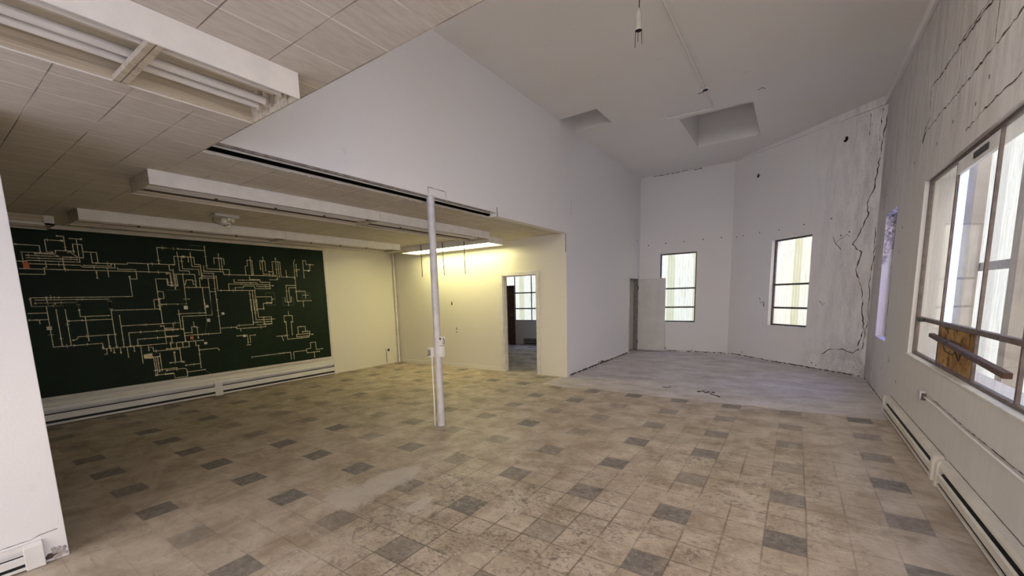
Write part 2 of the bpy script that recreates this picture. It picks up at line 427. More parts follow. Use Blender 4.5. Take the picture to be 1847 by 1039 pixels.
class MB:
    """collects faces in world coordinates, links them as one mesh object"""
    def __init__(s):
        s.v = []; s.f = []; s.mi = []; s.sm = []; s.cur = 0

    def add(s, vs, fs, smooth=False, mi=None):
        o = len(s.v)
        s.v += [tuple(p) for p in vs]
        for f in fs:
            s.f.append([i + o for i in f]); s.mi.append(s.cur if mi is None else mi); s.sm.append(smooth)
        return s

    def box(s, x0, y0, z0, x1, y1, z1):
        x0, x1 = min(x0, x1), max(x0, x1); y0, y1 = min(y0, y1), max(y0, y1); z0, z1 = min(z0, z1), max(z0, z1)
        vs = [(x0, y0, z0), (x1, y0, z0), (x1, y1, z0), (x0, y1, z0), (x0, y0, z1), (x1, y0, z1), (x1, y1, z1), (x0, y1, z1)]
        return s.add(vs, [(0, 3, 2, 1), (4, 5, 6, 7), (0, 1, 5, 4), (1, 2, 6, 5), (2, 3, 7, 6), (3, 0, 4, 7)])

    def obox(s, p0, p1, w, h, up=(0, 0, 1)):
        """box along p0->p1, width w across, h along up"""
        p0, p1 = Vector(p0), Vector(p1); d = (p1 - p0).normalized(); u = Vector(up)
        a = d.cross(u).normalized(); u = a.cross(d).normalized()
        vs = []
        for p in (p0, p1):
            for i, j in ((-1, -1), (1, -1), (1, 1), (-1, 1)):
                vs.append(p + a * (w / 2 * i) + u * (h / 2 * j))
        return s.add(vs, [(0, 1, 2, 3), (7, 6, 5, 4), (0, 4, 5, 1), (1, 5, 6, 2), (2, 6, 7, 3), (3, 7, 4, 0)])

    def tube(s, pts, r, n=12, cap=True):
        pts = [Vector(p) for p in pts]
        rs = r if isinstance(r, (list, tuple)) else [r] * len(pts)
        rings = []
        prev = None
        for i, p in enumerate(pts):
            d = (pts[min(i + 1, len(pts) - 1)] - pts[max(i - 1, 0)]).normalized()
            ref = prev if prev is not None else (Vector((0, 0, 1)) if abs(d.z) < 0.9 else Vector((1, 0, 0)))
            a = (ref - d * ref.dot(d)).normalized(); b = d.cross(a); prev = a
            rings.append([p + (a * cos(2 * pi * k / n) + b * sin(2 * pi * k / n)) * rs[i] for k in range(n)])
        vs = [q for R_ in rings for q in R_]; fs = []
        for i in range(len(pts) - 1):
            for k in range(n):
                k2 = (k + 1) % n
                fs.append((i * n + k, i * n + k2, (i + 1) * n + k2, (i + 1) * n + k))
        s.add(vs, fs, True)
        if cap:
            o = len(s.v)
            s.add(rings[0], [tuple(range(n))[::-1]]); s.add(rings[-1], [tuple(range(n))])
        return s

    def ball(s, c, r, n=14, sx=1, sy=1, sz=1):
        vs = []; fs = []
        for i in range(n // 2 + 1):
            th = pi * i / (n // 2)
            for k in range(n):
                ph = 2 * pi * k / n
                vs.append((c[0] + r * sx * sin(th) * cos(ph), c[1] + r * sy * sin(th) * sin(ph), c[2] + r * sz * cos(th)))
        for i in range(n // 2):
            for k in range(n):
                k2 = (k + 1) % n
                fs.append((i * n + k, (i + 1) * n + k, (i + 1) * n + k2, i * n + k2))
        return s.add(vs, fs, True)

    def build(s, name, material, parent=None, origin=None, bevel=0.0, **tags):
        me = bpy.data.meshes.new(name)
        o = bpy.data.objects.new(name, me)
        COL.objects.link(o)
        if parent is not None:
            off = parent_world(parent)
            o.parent = parent
        else:
            off = Matrix.Translation(Vector(origin or (0, 0, 0)))
            o.location = Vector(origin or (0, 0, 0))
        inv = off.inverted()
        me.from_pydata([inv @ Vector(p) for p in s.v], [], s.f)
        mats = material if isinstance(material, (list, tuple)) else [material]
        for mm in mats:
            me.materials.append(M[mm])
        for i, p in enumerate(me.polygons):
            p.material_index = s.mi[i]; p.use_smooth = s.sm[i]
        me.update()
        if bevel:
            bv = o.modifiers.new('bevel', 'BEVEL'); bv.width = bevel; bv.segments = 2
            bv.limit_method = 'ANGLE'; bv.angle_limit = math.radians(40)
        for k, v_ in tags.items():
            o[k] = v_
        return o


def parent_world(p):
    mw = Matrix.LocRotScale(p.location, p.rotation_euler, None)
    return parent_world(p.parent) @ mw if p.parent else mw


def tag(o, label=None, cat=None, group=None, kind=None):
    if label: o['label'] = label
    if cat: o['category'] = cat
    if group: o['group'] = group
    if kind: o['kind'] = kind
    return o


def thing(name, label, cat, loc=(0, 0, 0), group=None, rz=0.0, kind=None):
    o = bpy.data.objects.new(name, None); COL.objects.link(o)
    o.location = loc; o.rotation_euler = (0, 0, rz); o.empty_display_size = 0.1
    return tag(o, label, cat, group, kind)


def dup(root, loc, label=None):
    r = root.copy(); COL.objects.link(r); r.location = loc
    if label: r['label'] = label
    for ch in list(root.children):
        c_ = ch.copy(); COL.objects.link(c_); c_.parent = r
        for g in list(ch.children):
            d_ = g.copy(); COL.objects.link(d_); d_.parent = c_
    return r


def frame_of(org, ang):
    """local (s along, t outward, z) -> world"""
    c_, s_ = cos(ang), sin(ang)
    return lambda s, t_, z: (org[0] + s * c_ - t_ * s_, org[1] + s * s_ + t_ * c_, z)


def wall(name, org, ang, L, z0, z1, T, holes, material, label):
    """wall panel with rectangular holes (s0, s1, za, zb); inside face at t = 0"""
    F = frame_of(org, ang)
    xs = sorted(set([0, L] + [v for h in holes for v in h[:2]])); zs = sorted(set([z0, z1] + [v for h in holes for v in h[2:4]]))
    xs = [x for x in xs if 0 <= x <= L]; zs = [z for z in zs if z0 <= z <= z1]
    nx, nz = len(xs) - 1, len(zs) - 1

    def solid(i, j):
        if i < 0 or j < 0 or i >= nx or j >= nz: return False
        a, b = (xs[i] + xs[i + 1]) / 2, (zs[j] + zs[j + 1]) / 2
        return not any(h[0] < a < h[1] and h[2] < b < h[3] for h in holes)
    mb = MB()

    def q(*p): mb.add([F(*v_) for v_ in p], [(0, 1, 2, 3)])
    for i in range(nx):
        for j in range(nz):
            if not solid(i, j): continue
            a, b, c_, d_ = xs[i], xs[i + 1], zs[j], zs[j + 1]
            q((a, 0, c_), (b, 0, c_), (b, 0, d_), (a, 0, d_)); q((b, T, c_), (a, T, c_), (a, T, d_), (b, T, d_))
            if not solid(i - 1, j): q((a, T, c_), (a, 0, c_), (a, 0, d_), (a, T, d_))
            if not solid(i + 1, j): q((b, 0, c_), (b, T, c_), (b, T, d_), (b, 0, d_))
            if not solid(i, j - 1): q((a, T, c_), (b, T, c_), (b, 0, c_), (a, 0, c_))
            if not solid(i, j + 1): q((a, 0, d_), (b, 0, d_), (b, T, d_), (a, T, d_))
    o = mb.build(name, material)
    return tag(o, label, 'wall', None, 'structure')


def window(idx, org, ang, s0, s1, z0, z1, t, vs, hs, glass, fr_mat, label, bar=0.028, fw=0.035, skip=()):
    """steel window: frame, bars and panes; local coordinates as wall()"""
    F = frame_of(org, ang)
    root = thing('window_%d' % idx, label, 'window', F((s0 + s1) / 2, t, z0), None, ang, 'structure')

    def bx(mb, a0, a1, c0, c1, ta=t - 0.018, tb=t + 0.018):
        vs_ = [F(a0, ta, c0), F(a1, ta, c0), F(a1, tb, c0), F(a0, tb, c0), F(a0, ta, c1), F(a1, ta, c1), F(a1, tb, c1), F(a0, tb, c1)]
        mb.add(vs_, [(0, 3, 2, 1), (4, 5, 6, 7), (0, 1, 5, 4), (1, 2, 6, 5), (2, 3, 7, 6), (3, 0, 4, 7)])
    mb = MB()
    bx(mb, s0, s0 + fw, z0, z1); bx(mb, s1 - fw, s1, z0, z1)
    bx(mb, s0 + fw, s1 - fw, z0, z0 + fw); bx(mb, s0 + fw, s1 - fw, z1 - fw, z1)
    mb.build('window_frame', fr_mat, root)
    for h in hs:
        k = MB(); bx(k, s0 + fw, s1 - fw, h - bar * 0.7, h + bar * 0.7, t - 0.02, t + 0.016)
        k.build('glazing_bar', fr_mat, root)
    for v_ in vs:
        k = MB(); bx(k, v_ - bar / 2, v_ + bar / 2, z0 + fw, z1 - fw, t - 0.014, t + 0.006)
        k.build('mullion', fr_mat, root)
    ss = [s0 + fw] + list(vs) + [s1 - fw]; zz = [z0 + fw] + sorted(hs) + [z1 - fw]
    for i in range(len(ss) - 1):
        for j in range(len(zz) - 1):
            if (i, j) in skip: continue
            k = MB()
            bx(k, ss[i], ss[i + 1], zz[j], zz[j + 1], t + 0.001, t + 0.0015)
            # a single sheet reads as one pane of glass
            k.f = k.f[2:3]; k.mi = k.mi[2:3]; k.sm = k.sm[2:3]
            k.build('glass_pane', glass, root)
    return root, F, bx


def ragged(mb, pts, w, nrm_off, plane, seed=1, step=0.05, amp=0.01, wj=0.6):
    """thin irregular crack strip; pts are (a, b) in the plane, plane maps (a, b, off) -> world"""
    R_ = random.Random(seed)
    P = []
    for i in range(len(pts) - 1):
        a = Vector(pts[i]); b = Vector(pts[i + 1]); n = max(1, int((b - a).length / step))
        for k in range(n):
            P.append(a.lerp(b, k / n) + Vector((R_.uniform(-amp, amp), R_.uniform(-amp, amp))) * (1 if (i or k) else 0))
    P.append(Vector(pts[-1]))
    L = []; Rr = []
    for i, p in enumerate(P):
        d = P[min(i + 1, len(P) - 1)] - P[max(i - 1, 0)]
        d = d.normalized() if d.length > 1e-9 else Vector((1, 0))
        nn = Vector((-d.y, d.x)); ww = w / 2 * (1 + R_.uniform(-wj, wj))
        L.append(plane(*(p + nn * ww), nrm_off)); Rr.append(plane(*(p - nn * ww), nrm_off))
    n = len(P)
    vs = L + Rr
    mb.add(vs, [(i, i + 1, n + i + 1, n + i) for i in range(n - 1)])

DIA=[[[1.013,2.466],[1.228,2.466],[1.228,2.377]],[[1.413,2.61],[1.476,2.61],[1.476,2.42]],[[1.453,2.549],[1.287,2.549],[1.287,2.387],[1.34,2.387]],[[1.601,2.582],[1.601,2.261]],[[1.554,2.392],[1.554,2.512],[1.648,2.512],[1.648,2.324],[1.436,2.324],[1.337,2.358],[1.179,2.358]],[[1.056,2.371],[1.168,2.371],[1.257,2.371],[1.372,2.371],[1.372,2.413],[1.484,2.413],[1.559,2.413]],[[1.056,2.371],[1.056,2.227]],[[1.093,2.33],[1.426,2.33],[1.58,2.33],[1.647,2.33]],[[1.094,2.264],[1.602,2.264]],[[1.007,2.25],[1.083,2.25]],[[1.097,2.221],[1.596,2.221],[1.624,2.197],[1.975,2.197],[1.975,2.251]],[[1.261,2.263],[1.261,2.179],[1.236,2.169],[1.236,2.082],[1.007,2.082]],[[1.012,2.153],[1.239,2.153],[1.835,2.153],[2.224,2.153],[2.649,2.153],[2.649,1.934]],[[1.66,2.413],[1.793,2.413],[1.793,2.263]],[[1.73,2.411],[1.73,2.26],[2.123,2.26],[2.123,2.28],[2.709,2.28]],[[1.637,2.222],[1.934,2.222],[1.934,2.256]],[[1.432,2.338],[1.432,2.16]],[[1.759,2.131],[1.759,2.047]],[[1.888,2.191],[1.888,2.064]],[[2.003,2.203],[2.003,2.181],[2.216,2.181],[2.216,2.039],[2.125,2.039]],[[2.129,2.07],[2.129,1.769],[1.839,1.769],[1.211,1.769],[1.061,1.769],[1.061,1.651],[1.195,1.651],[1.372,1.651],[1.372,1.592]],[[1.099,1.737],[1.855,1.737],[1.855,1.573]],[[1.098,1.695],[1.513,1.695],[1.513,1.587]],[[1.283,1.689],[1.283,1.597]],[[1.21,1.77],[1.21,1.711]],[[2.376,2.27],[2.376,2.15]],[[2.52,2.291],[2.52,2.541],[2.799,2.541]],[[2.448,1.549],[2.448,2.047],[2.607,2.047],[2.607,1.941],[2.732,1.941]],[[2.456,1.844],[2.525,1.844],[2.525,1.732],[2.456,1.732]],[[2.387,1.567],[2.387,1.719],[2.455,1.719]],[[2.465,1.641],[2.698,1.641]],[[2.65,2.259],[2.65,2.19],[2.694,2.19],[2.694,1.879]],[[1.09,2.298],[1.422,2.298],[1.576,2.298]],[[1.534,2.589],[1.652,2.589]],[[1.49,2.388],[1.512,2.409],[1.546,2.371],[1.582,2.34]],[[1.057,1.749],[1.057,1.653],[1.372,1.653],[1.372,1.09]],[[1.283,1.685],[1.283,1.094]],[[1.195,1.641],[1.195,1.088],[1.372,1.088],[1.703,1.088],[1.703,1.004]],[[1.094,1.697],[1.513,1.697],[1.513,1.493],[1.831,1.493]],[[1.016,1.561],[1.184,1.561]],[[1.014,1.471],[1.192,1.471]],[[1.108,1.465],[1.108,1.417]],[[1.386,1.438],[1.848,1.438]],[[1.855,1.733],[1.855,.993]],[[1.863,1.568],[2.449,1.568]],[[1.942,1.484],[1.942,1.006]],[[1.951,1.327],[2.662,1.327]],[[2.431,1.291],[2.475,1.291],[2.475,1.001]],[[2.651,1.216],[2.019,1.216],[2.019,1.004]],[[2.639,1.107],[2.112,1.107],[2.112,1.002]],[[2.461,1.72],[2.461,1.333]],[[2.464,1.635],[2.698,1.635]],[[1.7,1.004],[1.953,1.004],[2.129,1.004],[2.626,1.004]],[[1.401,1.163],[1.442,1.173],[1.456,1.207],[1.809,1.207],[1.865,1.207]],[[1.776,1.198],[1.776,1.032]],[[1.563,1.476],[1.563,1.379],[1.563,1.211],[1.563,1.142]],[[1.737,1.0],[1.737,.92],[1.711,.92]],[[1.786,1.001],[1.786,.965]],[[1.819,1.005],[1.819,.932]],[[1.895,.989],[1.895,.922]],[[1.975,.994],[1.975,.846]],[[2.057,1.0],[2.057,.925]],[[2.14,1.006],[2.14,.885],[2.14,.723]],[[2.236,.995],[2.236,.918]],[[2.276,.804],[2.362,.804]],[[2.282,.803],[2.282,.506]],[[2.306,.8],[2.306,.502]],[[2.333,.796],[2.333,.56]],[[2.369,.855],[2.369,.557]],[[2.256,.962],[2.293,.962],[2.293,.895],[2.615,.895]],[[2.263,.586],[2.576,.586]],[[2.273,.506],[2.524,.506],[2.524,.446]],[[2.602,1.315],[2.602,1.247],[2.485,1.247]],[[2.552,1.104],[2.552,1.007]],[[2.651,2.541],[3.189,2.541]],[[3.19,2.607],[3.19,2.232],[3.543,2.232],[3.543,2.143]],[[2.732,2.277],[2.732,2.417],[3.014,2.417],[3.014,2.298],[3.098,2.298],[3.098,2.074]],[[2.787,2.412],[2.787,2.185],[2.923,2.185],[2.923,2.142]],[[2.834,2.415],[2.834,2.218],[3.062,2.218],[3.062,2.122]],[[2.971,2.423],[2.971,2.264],[3.094,2.264],[3.094,2.041]],[[2.93,2.421],[2.93,2.341]],[[2.782,2.489],[2.782,2.419]],[[2.969,2.494],[2.969,2.431]],[[2.713,1.933],[2.713,2.129],[2.996,2.129],[2.996,1.918]],[[2.596,2.048],[2.596,1.947],[2.734,1.947],[2.734,2.113]],[[2.605,2.133],[2.657,2.133],[2.657,1.948]],[[2.698,2.206],[2.698,1.877]],[[2.823,2.131],[2.823,1.637]],[[2.837,1.957],[2.866,2.037],[2.957,2.037],[2.957,1.966],[2.99,1.958]],[[2.832,1.912],[3.18,1.912]],[[3.057,1.918],[3.057,2.073],[3.294,2.073]],[[3.188,2.059],[3.188,1.512]],[[3.085,1.91],[3.085,1.516]],[[3.28,2.152],[3.28,1.508]],[[3.32,2.103],[3.32,1.86],[3.487,1.86],[3.848,1.86],[3.943,1.86]],[[3.112,2.156],[3.288,2.156]],[[3.106,2.107],[3.32,2.107]],[[3.144,2.189],[3.445,2.189],[3.445,2.14],[3.777,2.14],[4.359,2.14]],[[3.14,2.279],[3.14,2.197]],[[3.314,2.328],[3.314,2.425],[3.471,2.425],[3.471,2.318]],[[3.393,2.499],[3.393,2.23]],[[3.432,2.431],[3.432,2.232]],[[3.819,2.141],[3.819,2.3],[3.862,2.31],[3.862,2.416],[3.95,2.416],[3.95,2.145]],[[3.922,2.481],[3.922,2.144]],[[4.09,2.257],[4.09,2.419],[4.187,2.419],[4.187,2.233]],[[4.133,2.421],[4.133,2.168],[4.252,2.168]],[[4.158,2.486],[4.158,2.423]],[[4.322,2.127],[4.322,2.414],[4.474,2.414],[4.474,2.121],[4.749,2.121]],[[4.394,2.472],[4.394,2.063],[4.241,2.063]],[[4.436,2.419],[4.436,2.12]],[[4.248,2.217],[4.331,2.217]],[[4.583,2.256],[4.583,2.133]],[[4.783,2.475],[4.756,2.407],[4.756,1.933],[4.756,1.639],[5.067,1.639]],[[4.804,2.38],[4.804,2.138]],[[4.794,2.277],[4.876,2.277]],[[4.954,2.122],[4.954,2.466],[5.02,2.466],[5.02,2.39],[5.194,2.39]],[[5.096,2.384],[5.096,2.264],[4.969,2.264]],[[4.732,1.956],[4.553,1.956],[4.553,1.741]],[[4.737,1.91],[4.606,1.91],[4.606,1.74]],[[4.51,1.722],[4.51,1.626],[4.638,1.626],[4.638,1.72]],[[4.551,1.741],[4.551,1.635]],[[4.61,1.74],[4.61,1.634]],[[4.569,1.625],[4.569,1.557]],[[4.751,1.839],[4.947,1.839],[4.947,1.685]],[[4.898,1.756],[5.014,1.756]],[[4.885,1.517],[4.885,1.637]],[[3.875,2.116],[3.875,2.063],[4.06,2.063],[4.06,2.012],[4.236,2.012]],[[3.603,2.05],[3.603,2.003],[3.993,2.003],[4.016,1.966],[4.24,1.966]],[[3.503,1.859],[3.503,1.974],[3.981,1.974],[3.994,1.93],[4.237,1.93]],[[3.607,1.859],[3.607,1.911],[3.753,1.911],[3.753,1.941],[3.943,1.941],[3.955,1.89],[4.233,1.89]],[[3.668,2.047],[4.042,2.047]],[[4.236,2.01],[4.236,1.894]],[[4.239,1.949],[4.294,1.949]],[[3.848,1.853],[3.848,1.484]],[[3.899,1.852],[3.899,1.482]],[[3.943,1.852],[3.943,1.48]],[[3.957,1.735],[4.244,1.735],[4.244,1.624],[4.14,1.624]],[[4.075,1.508],[4.075,1.61],[4.232,1.61]],[[3.968,1.507],[4.075,1.507]],[[4.249,1.689],[4.296,1.689]],[[3.202,1.84],[3.277,1.84]],[[2.549,1.637],[2.822,1.637]],[[2.699,1.625],[2.699,1.532]],[[2.797,1.718],[2.879,1.718]],[[2.549,1.638],[2.822,1.638],[2.822,1.713]],[[2.699,1.628],[2.699,1.22],[2.733,1.209]],[[2.702,1.477],[3.08,1.477]],[[3.092,1.708],[3.092,1.458]],[[3.187,1.706],[3.187,1.431],[2.738,1.431],[2.738,1.014]],[[3.285,1.704],[3.285,1.106],[2.743,1.106]],[[3.283,1.192],[3.544,1.192],[3.566,1.161],[4.075,1.161],[4.075,1.215],[4.201,1.215],[4.201,1.348],[3.961,1.348],[3.961,1.69]],[[3.551,1.171],[3.572,1.219],[3.856,1.219],[3.856,1.303],[3.856,1.692]],[[4.201,1.301],[3.912,1.301],[3.912,1.691]],[[3.863,1.257],[4.195,1.257]],[[3.92,1.207],[4.199,1.207]],[[4.058,1.337],[4.058,1.226]],[[4.21,1.301],[4.266,1.301]],[[3.623,1.157],[3.623,1.112]],[[4.451,1.229],[4.451,1.351],[4.621,1.351],[4.621,1.218]],[[4.55,1.436],[4.55,1.349]],[[4.48,1.227],[4.48,.876],[4.939,.876],[4.974,1.001],[4.814,1.001]],[[4.588,1.22],[4.588,.955]],[[4.269,.954],[4.5,.954]],[[4.373,.944],[4.394,.855]],[[4.715,.953],[4.715,1.11],[4.876,1.11],[4.876,.999]],[[4.679,.906],[4.679,.955],[4.968,.955]],[[4.679,.906],[4.963,.906]],[[4.967,.93],[5.032,.93]],[[3.552,1.029],[3.726,1.029],[3.726,.885]],[[3.865,1.019],[3.77,1.019],[3.77,.883]],[[3.7,.843],[3.768,.843]],[[3.761,.606],[4.301,.606]],[[4.34,.607],[4.517,.607],[4.517,.463]],[[5.152,.547],[4.867,.547],[4.867,.603],[4.578,.603],[4.578,.456]],[[4.86,.603],[4.86,.634],[4.96,.634],[4.96,.756],[5.081,.756],[5.081,.598],[5.223,.598]],[[5.029,.552],[5.029,.437]],[[2.932,.843],[3.206,.843],[3.226,.808]],[[2.918,.92],[2.918,.843],[2.918,.532]],[[2.478,1.004],[2.998,1.004]],[[2.468,.914],[2.782,.914]],[[2.529,.995],[2.529,.923]],[[2.608,.995],[2.608,.914]],[[2.696,.993],[2.696,.912]],[[2.786,1.0],[2.786,.91]],[[2.883,.99],[2.883,.916]],[[2.852,1.151],[2.748,1.151]],[[2.852,1.151],[2.852,1.248],[2.932,1.248],[2.932,1.053]],[[2.892,1.328],[2.892,1.246]],[[2.743,1.111],[2.743,1.014]],[[2.75,1.11],[3.057,1.11]],[[2.565,.846],[2.565,.684]],[[2.645,.901],[2.645,.667],[2.679,.667]],[[2.493,.679],[2.666,.679]],[[2.701,.607],[2.907,.607]],[[2.428,.56],[2.666,.56],[2.707,.54],[2.707,.418],[2.526,.418],[2.526,.496],[2.421,.496]],[[2.709,.49],[2.972,.49]],[[2.514,1.329],[2.679,1.329]],[[2.503,1.227],[2.728,1.227]],[[2.491,1.118],[2.661,1.118]],[[2.506,1.251],[2.598,1.251],[2.598,1.315]],[[2.555,1.112],[2.555,1.0]]]
FAINT=[[[4.142,1.811],[4.308,1.811],[4.308,1.575],[4.137,1.575],[4.137,1.811]],[[2.575,1.87],[2.746,1.87]],[[4.461,1.723],[4.461,1.561],[4.682,1.561],[4.682,1.719]],[[4.882,1.805],[5.051,1.805],[5.051,1.673],[4.869,1.673],[4.869,1.805]],[[2.965,2.613],[3.134,2.613]],[[3.086,1.458],[3.086,1.291],[3.043,1.126]],[[2.972,0.481],[3.053,0.399]],[[2.549,0.703],[2.549,0.83]]]
# ================================================================== STRUCTURE
ST = 'structure'
fl = MB(); fl.box(XL - 0.3, YK - 0.2, -0.12, XR + 0.2, 12.4, 0.0)
tag(fl.build('floor', 'floor'), 'worn beige tile floor with scattered dark grey tiles and bare far end', 'floor', None, ST)

# angled wall geometry
SL = math.hypot(XR - X3, Y4 - YE); SA = math.atan2(Y4 - YE, XR - X3)

holesR = [(Y4 - 8.80, Y4 - 7.90, ZS, ZT), (Y4 - 6.45, Y4 - 3.05, 0.85, 2.70), (Y4 - 2.55, Y4 + 2.6, 0.85, 2.70)]
wr = wall('wall_right', (XR, Y4), -pi / 2, Y4 - YK, 0, H2 + 0.2, 0.25, holesR, 'wall_rough', 'long right wall of stained white plaster with steel windows')
we = wall('wall_far', (XB - 0.12, YE), 0, X3 - XB + 0.12, 0, H2 + 0.2, 0.25, [(-3.07 - XB + 0.12, -2.15 - XB + 0.12, 0.80, 2.63)], 'wall_corner', 'white wall at the far end of the high hall behind the open door')
wa = wall('wall_angled', (X3, YE), SA, SL, 0, H2 + 0.2, 0.25, [(1.21, 2.17, 0.81, 2.665)], 'wall_corner', 'angled white wall with a tall window and cracked plaster at its right end')
wb = wall('wall_centre', (XB, Y0), pi / 2, YE - Y0 + 0.12, 0, H2, 0.12,
          [(0, 5.15 - Y0, 0, 2.81), (0, YF - Y0, 0, 2.764), (11.12 - Y0, 11.90 - Y0, 0, 2.0)], 'wall_white', 'high white wall above the opening to the low room')
wl = wall('wall_left', (XL, YK), pi / 2, 12.3 - YK, 0, 3.05, 0.2, [], 'wall_cream', 'cream wall carrying the green board')
wd = wall('wall_doorway', (XL, YF), 0, XB - 0.12 - XL, 0, 3.0, 0.12, [(-5.10 - XL, -4.27 - XL, 0, 2.04)], 'wall_cream', 'cream wall with the open doorway to the back room')
wk = wall('wall_back', (XR, YK), pi, XR - XL, 0, 3.05, 0.2, [(0.6, 4.9, 0.85, 2.35)], 'wall_white', 'white rear wall with window bank behind the camera')
wn2 = wall('wall_backroom', (XL, 12.0), 0, XB - 0.12 - XL, 0, 3.0, 0.2, [(0.10, 3.2, 0.78, 2.66)], 'wall_white', 'white far wall of the back room under its window')
# stub of wall at the left edge, end face towards the hall
ws = MB(); ws.box(-4.0, YK, 0, -3.84, 0.454, 3.0)
ws = tag(ws.build('wall_near', 'wall_white', bevel=0.004), 'white wall end at the left edge beside the camera', 'wall', None, ST)

# ceilings
lc = MB()
lc.box(XL, YK, H1, XR, Y0, H1 + 0.02)
lc.box(XL, Y0, H1, -3.775, 5.15, H1 + 0.02)
lc.box(XL, 5.15, H1, XB - 0.12, YF, H1 + 0.02)
tag(lc.build('ceiling', 'ceiling_tile'), 'low ceiling of square acoustic tiles', 'ceiling', None, ST)
br = MB(); br.box(XL, YF + 0.12, H1, XB - 0.12, 12.0, H1 + 0.02)
tag(br.build('ceiling', 'ceiling_plaster'), 'ceiling of the back room behind the doorway', 'ceiling', None, ST)
# high ceiling with two skylight wells
holes = [(-1.90, -0.755, 8.50, 10.33), (XB, -2.912, 7.14, 7.845)]
xs = sorted({XB, XR + 0.25, *[v for h in holes for v in h[:2]]}); ys = sorted({Y0, YE + 0.25, *[v for h in holes for v in h[2:]]})
hc = MB(); DW = 0.62
nx, ny = len(xs) - 1, len(ys) - 1


def sol(i, j):
    if i < 0 or j < 0 or i >= nx or j >= ny: return None
    a, b = (xs[i] + xs[i + 1]) / 2, (ys[j] + ys[j + 1]) / 2
    return not any(h[0] < a < h[1] and h[2] < b < h[3] for h in holes)


for i in range(nx):
    for j in range(ny):
        a, b, c0, d0 = xs[i], xs[i + 1], ys[j], ys[j + 1]
        if sol(i, j):
            hc.add([(a, c0, H2), (a, d0, H2), (b, d0, H2), (b, c0, H2)], [(0, 1, 2, 3)])
            continue
        if sol(i - 1, j) is not False: hc.add([(a, c0, H2), (a, d0, H2), (a, d0, H2 + DW), (a, c0, H2 + DW)], [(0, 1, 2, 3)])
        if sol(i + 1, j) is not False: hc.add([(b, c0, H2), (b, c0, H2 + DW), (b, d0, H2 + DW), (b, d0, H2)], [(0, 1, 2, 3)])
        if sol(i, j - 1) is not False: hc.add([(a, c0, H2), (a, c0, H2 + DW), (b, c0, H2 + DW), (b, c0, H2)], [(0, 1, 2, 3)])
        if sol(i, j + 1) is not False: hc.add([(a, d0, H2), (b, d0, H2), (b, d0, H2 + DW), (a, d0, H2 + DW)], [(0, 1, 2, 3)])
hc.box(XB - 0.12, Y0 - 0.1, H2 + DW, XR + 0.25, YE + 0.25, H2 + DW + 0.06)
tag(hc.build('ceiling', 'ceiling_plaster'), 'high plaster ceiling with two skylight wells', 'ceiling', None, ST)
# wall above the front edge of the low ceiling and roof over the low rooms
wall('wall_front', (XR, Y0), pi, XR - XB + 0.12, H1 + 0.02, H2 + DW, 0.1, [(0.15, 3.05, 3.25, 4.5)], 'wall_white', 'white wall with clerestory windows above the low ceiling edge, facing the hall')
rf = MB(); rf.box(XL - 0.2, YK - 0.2, 3.05, XB - 0.12, 12.3, 3.15); rf.box(XB - 0.12, YK - 0.2, 3.05, XR + 0.2, Y0 - 0.1, 3.15)
tag(rf.build('ceiling', 'roof'), 'roof decking above the low ceilings', 'ceiling', None, ST)
gr = MB(); gr.box(-30, -30, -0.3, 30, 30, -0.13)
tag(gr.build('floor', 'ground'), 'gravel ground outside the windows', 'ground', None, ST)

# cornice on the right wall, tapering along the angled wall
tr = MB(); tr.box(XR - 0.04, Y0, H2 - 0.135, XR, Y4, H2)
tag(tr.build('trim_1', 'wall_corner', bevel=0.004), 'plaster cornice along the top of the right wall', 'trim', None, ST)
FA = frame_of((X3, YE), SA)
tr = MB()
tr.add([FA(0, 0, H2), FA(SL, 0, H2), FA(SL, 0, H2 - 0.135), FA(0, 0, H2 - 0.02), FA(0, -0.04, H2), FA(SL, -0.04, H2), FA(SL, -0.04, H2 - 0.135), FA(0, -0.04, H2 - 0.02)],
       [(0, 1, 2, 3), (7, 6, 5, 4), (0, 4, 5, 1), (1, 5, 6, 2), (2, 6, 7, 3), (3, 7, 4, 0)])
tag(tr.build('trim_2', 'wall_corner'), 'plaster cornice tapering along the angled wall', 'trim', None, ST)

# doorway to the back room: casing, stop
d1 = thing('door_1', 'cream-painted casing of the open doorway to the back room', 'doorway', (-4.685, YF, 0), None, 0, ST)
for a, b in ((-5.165, -5.095), (-4.275, -4.205)):
    k = MB(); k.box(a, YF - 0.022, 0, b, YF, 2.105); k.build('casing', 'trim', d1, bevel=0.004)
k = MB(); k.box(-5.095, YF - 0.022, 2.035, -4.275, YF, 2.105); k.build('casing', 'trim', d1, bevel=0.004)
for a, b in ((-5.10, -5.075), (-4.295, -4.27)):
    k = MB(); k.box(a, YF, 0, b, YF + 0.12, 2.02); k.box(a if a < -5 else a - 0.012, YF + 0.05, 0, b + (0.012 if a < -5 else 0), YF + 0.09, 2.02)
    k.build('jamb', 'trim', d1)
k = MB(); k.box(-5.10, YF, 2.02, -4.27, YF + 0.12, 2.04); k.build('jamb', 'trim', d1)

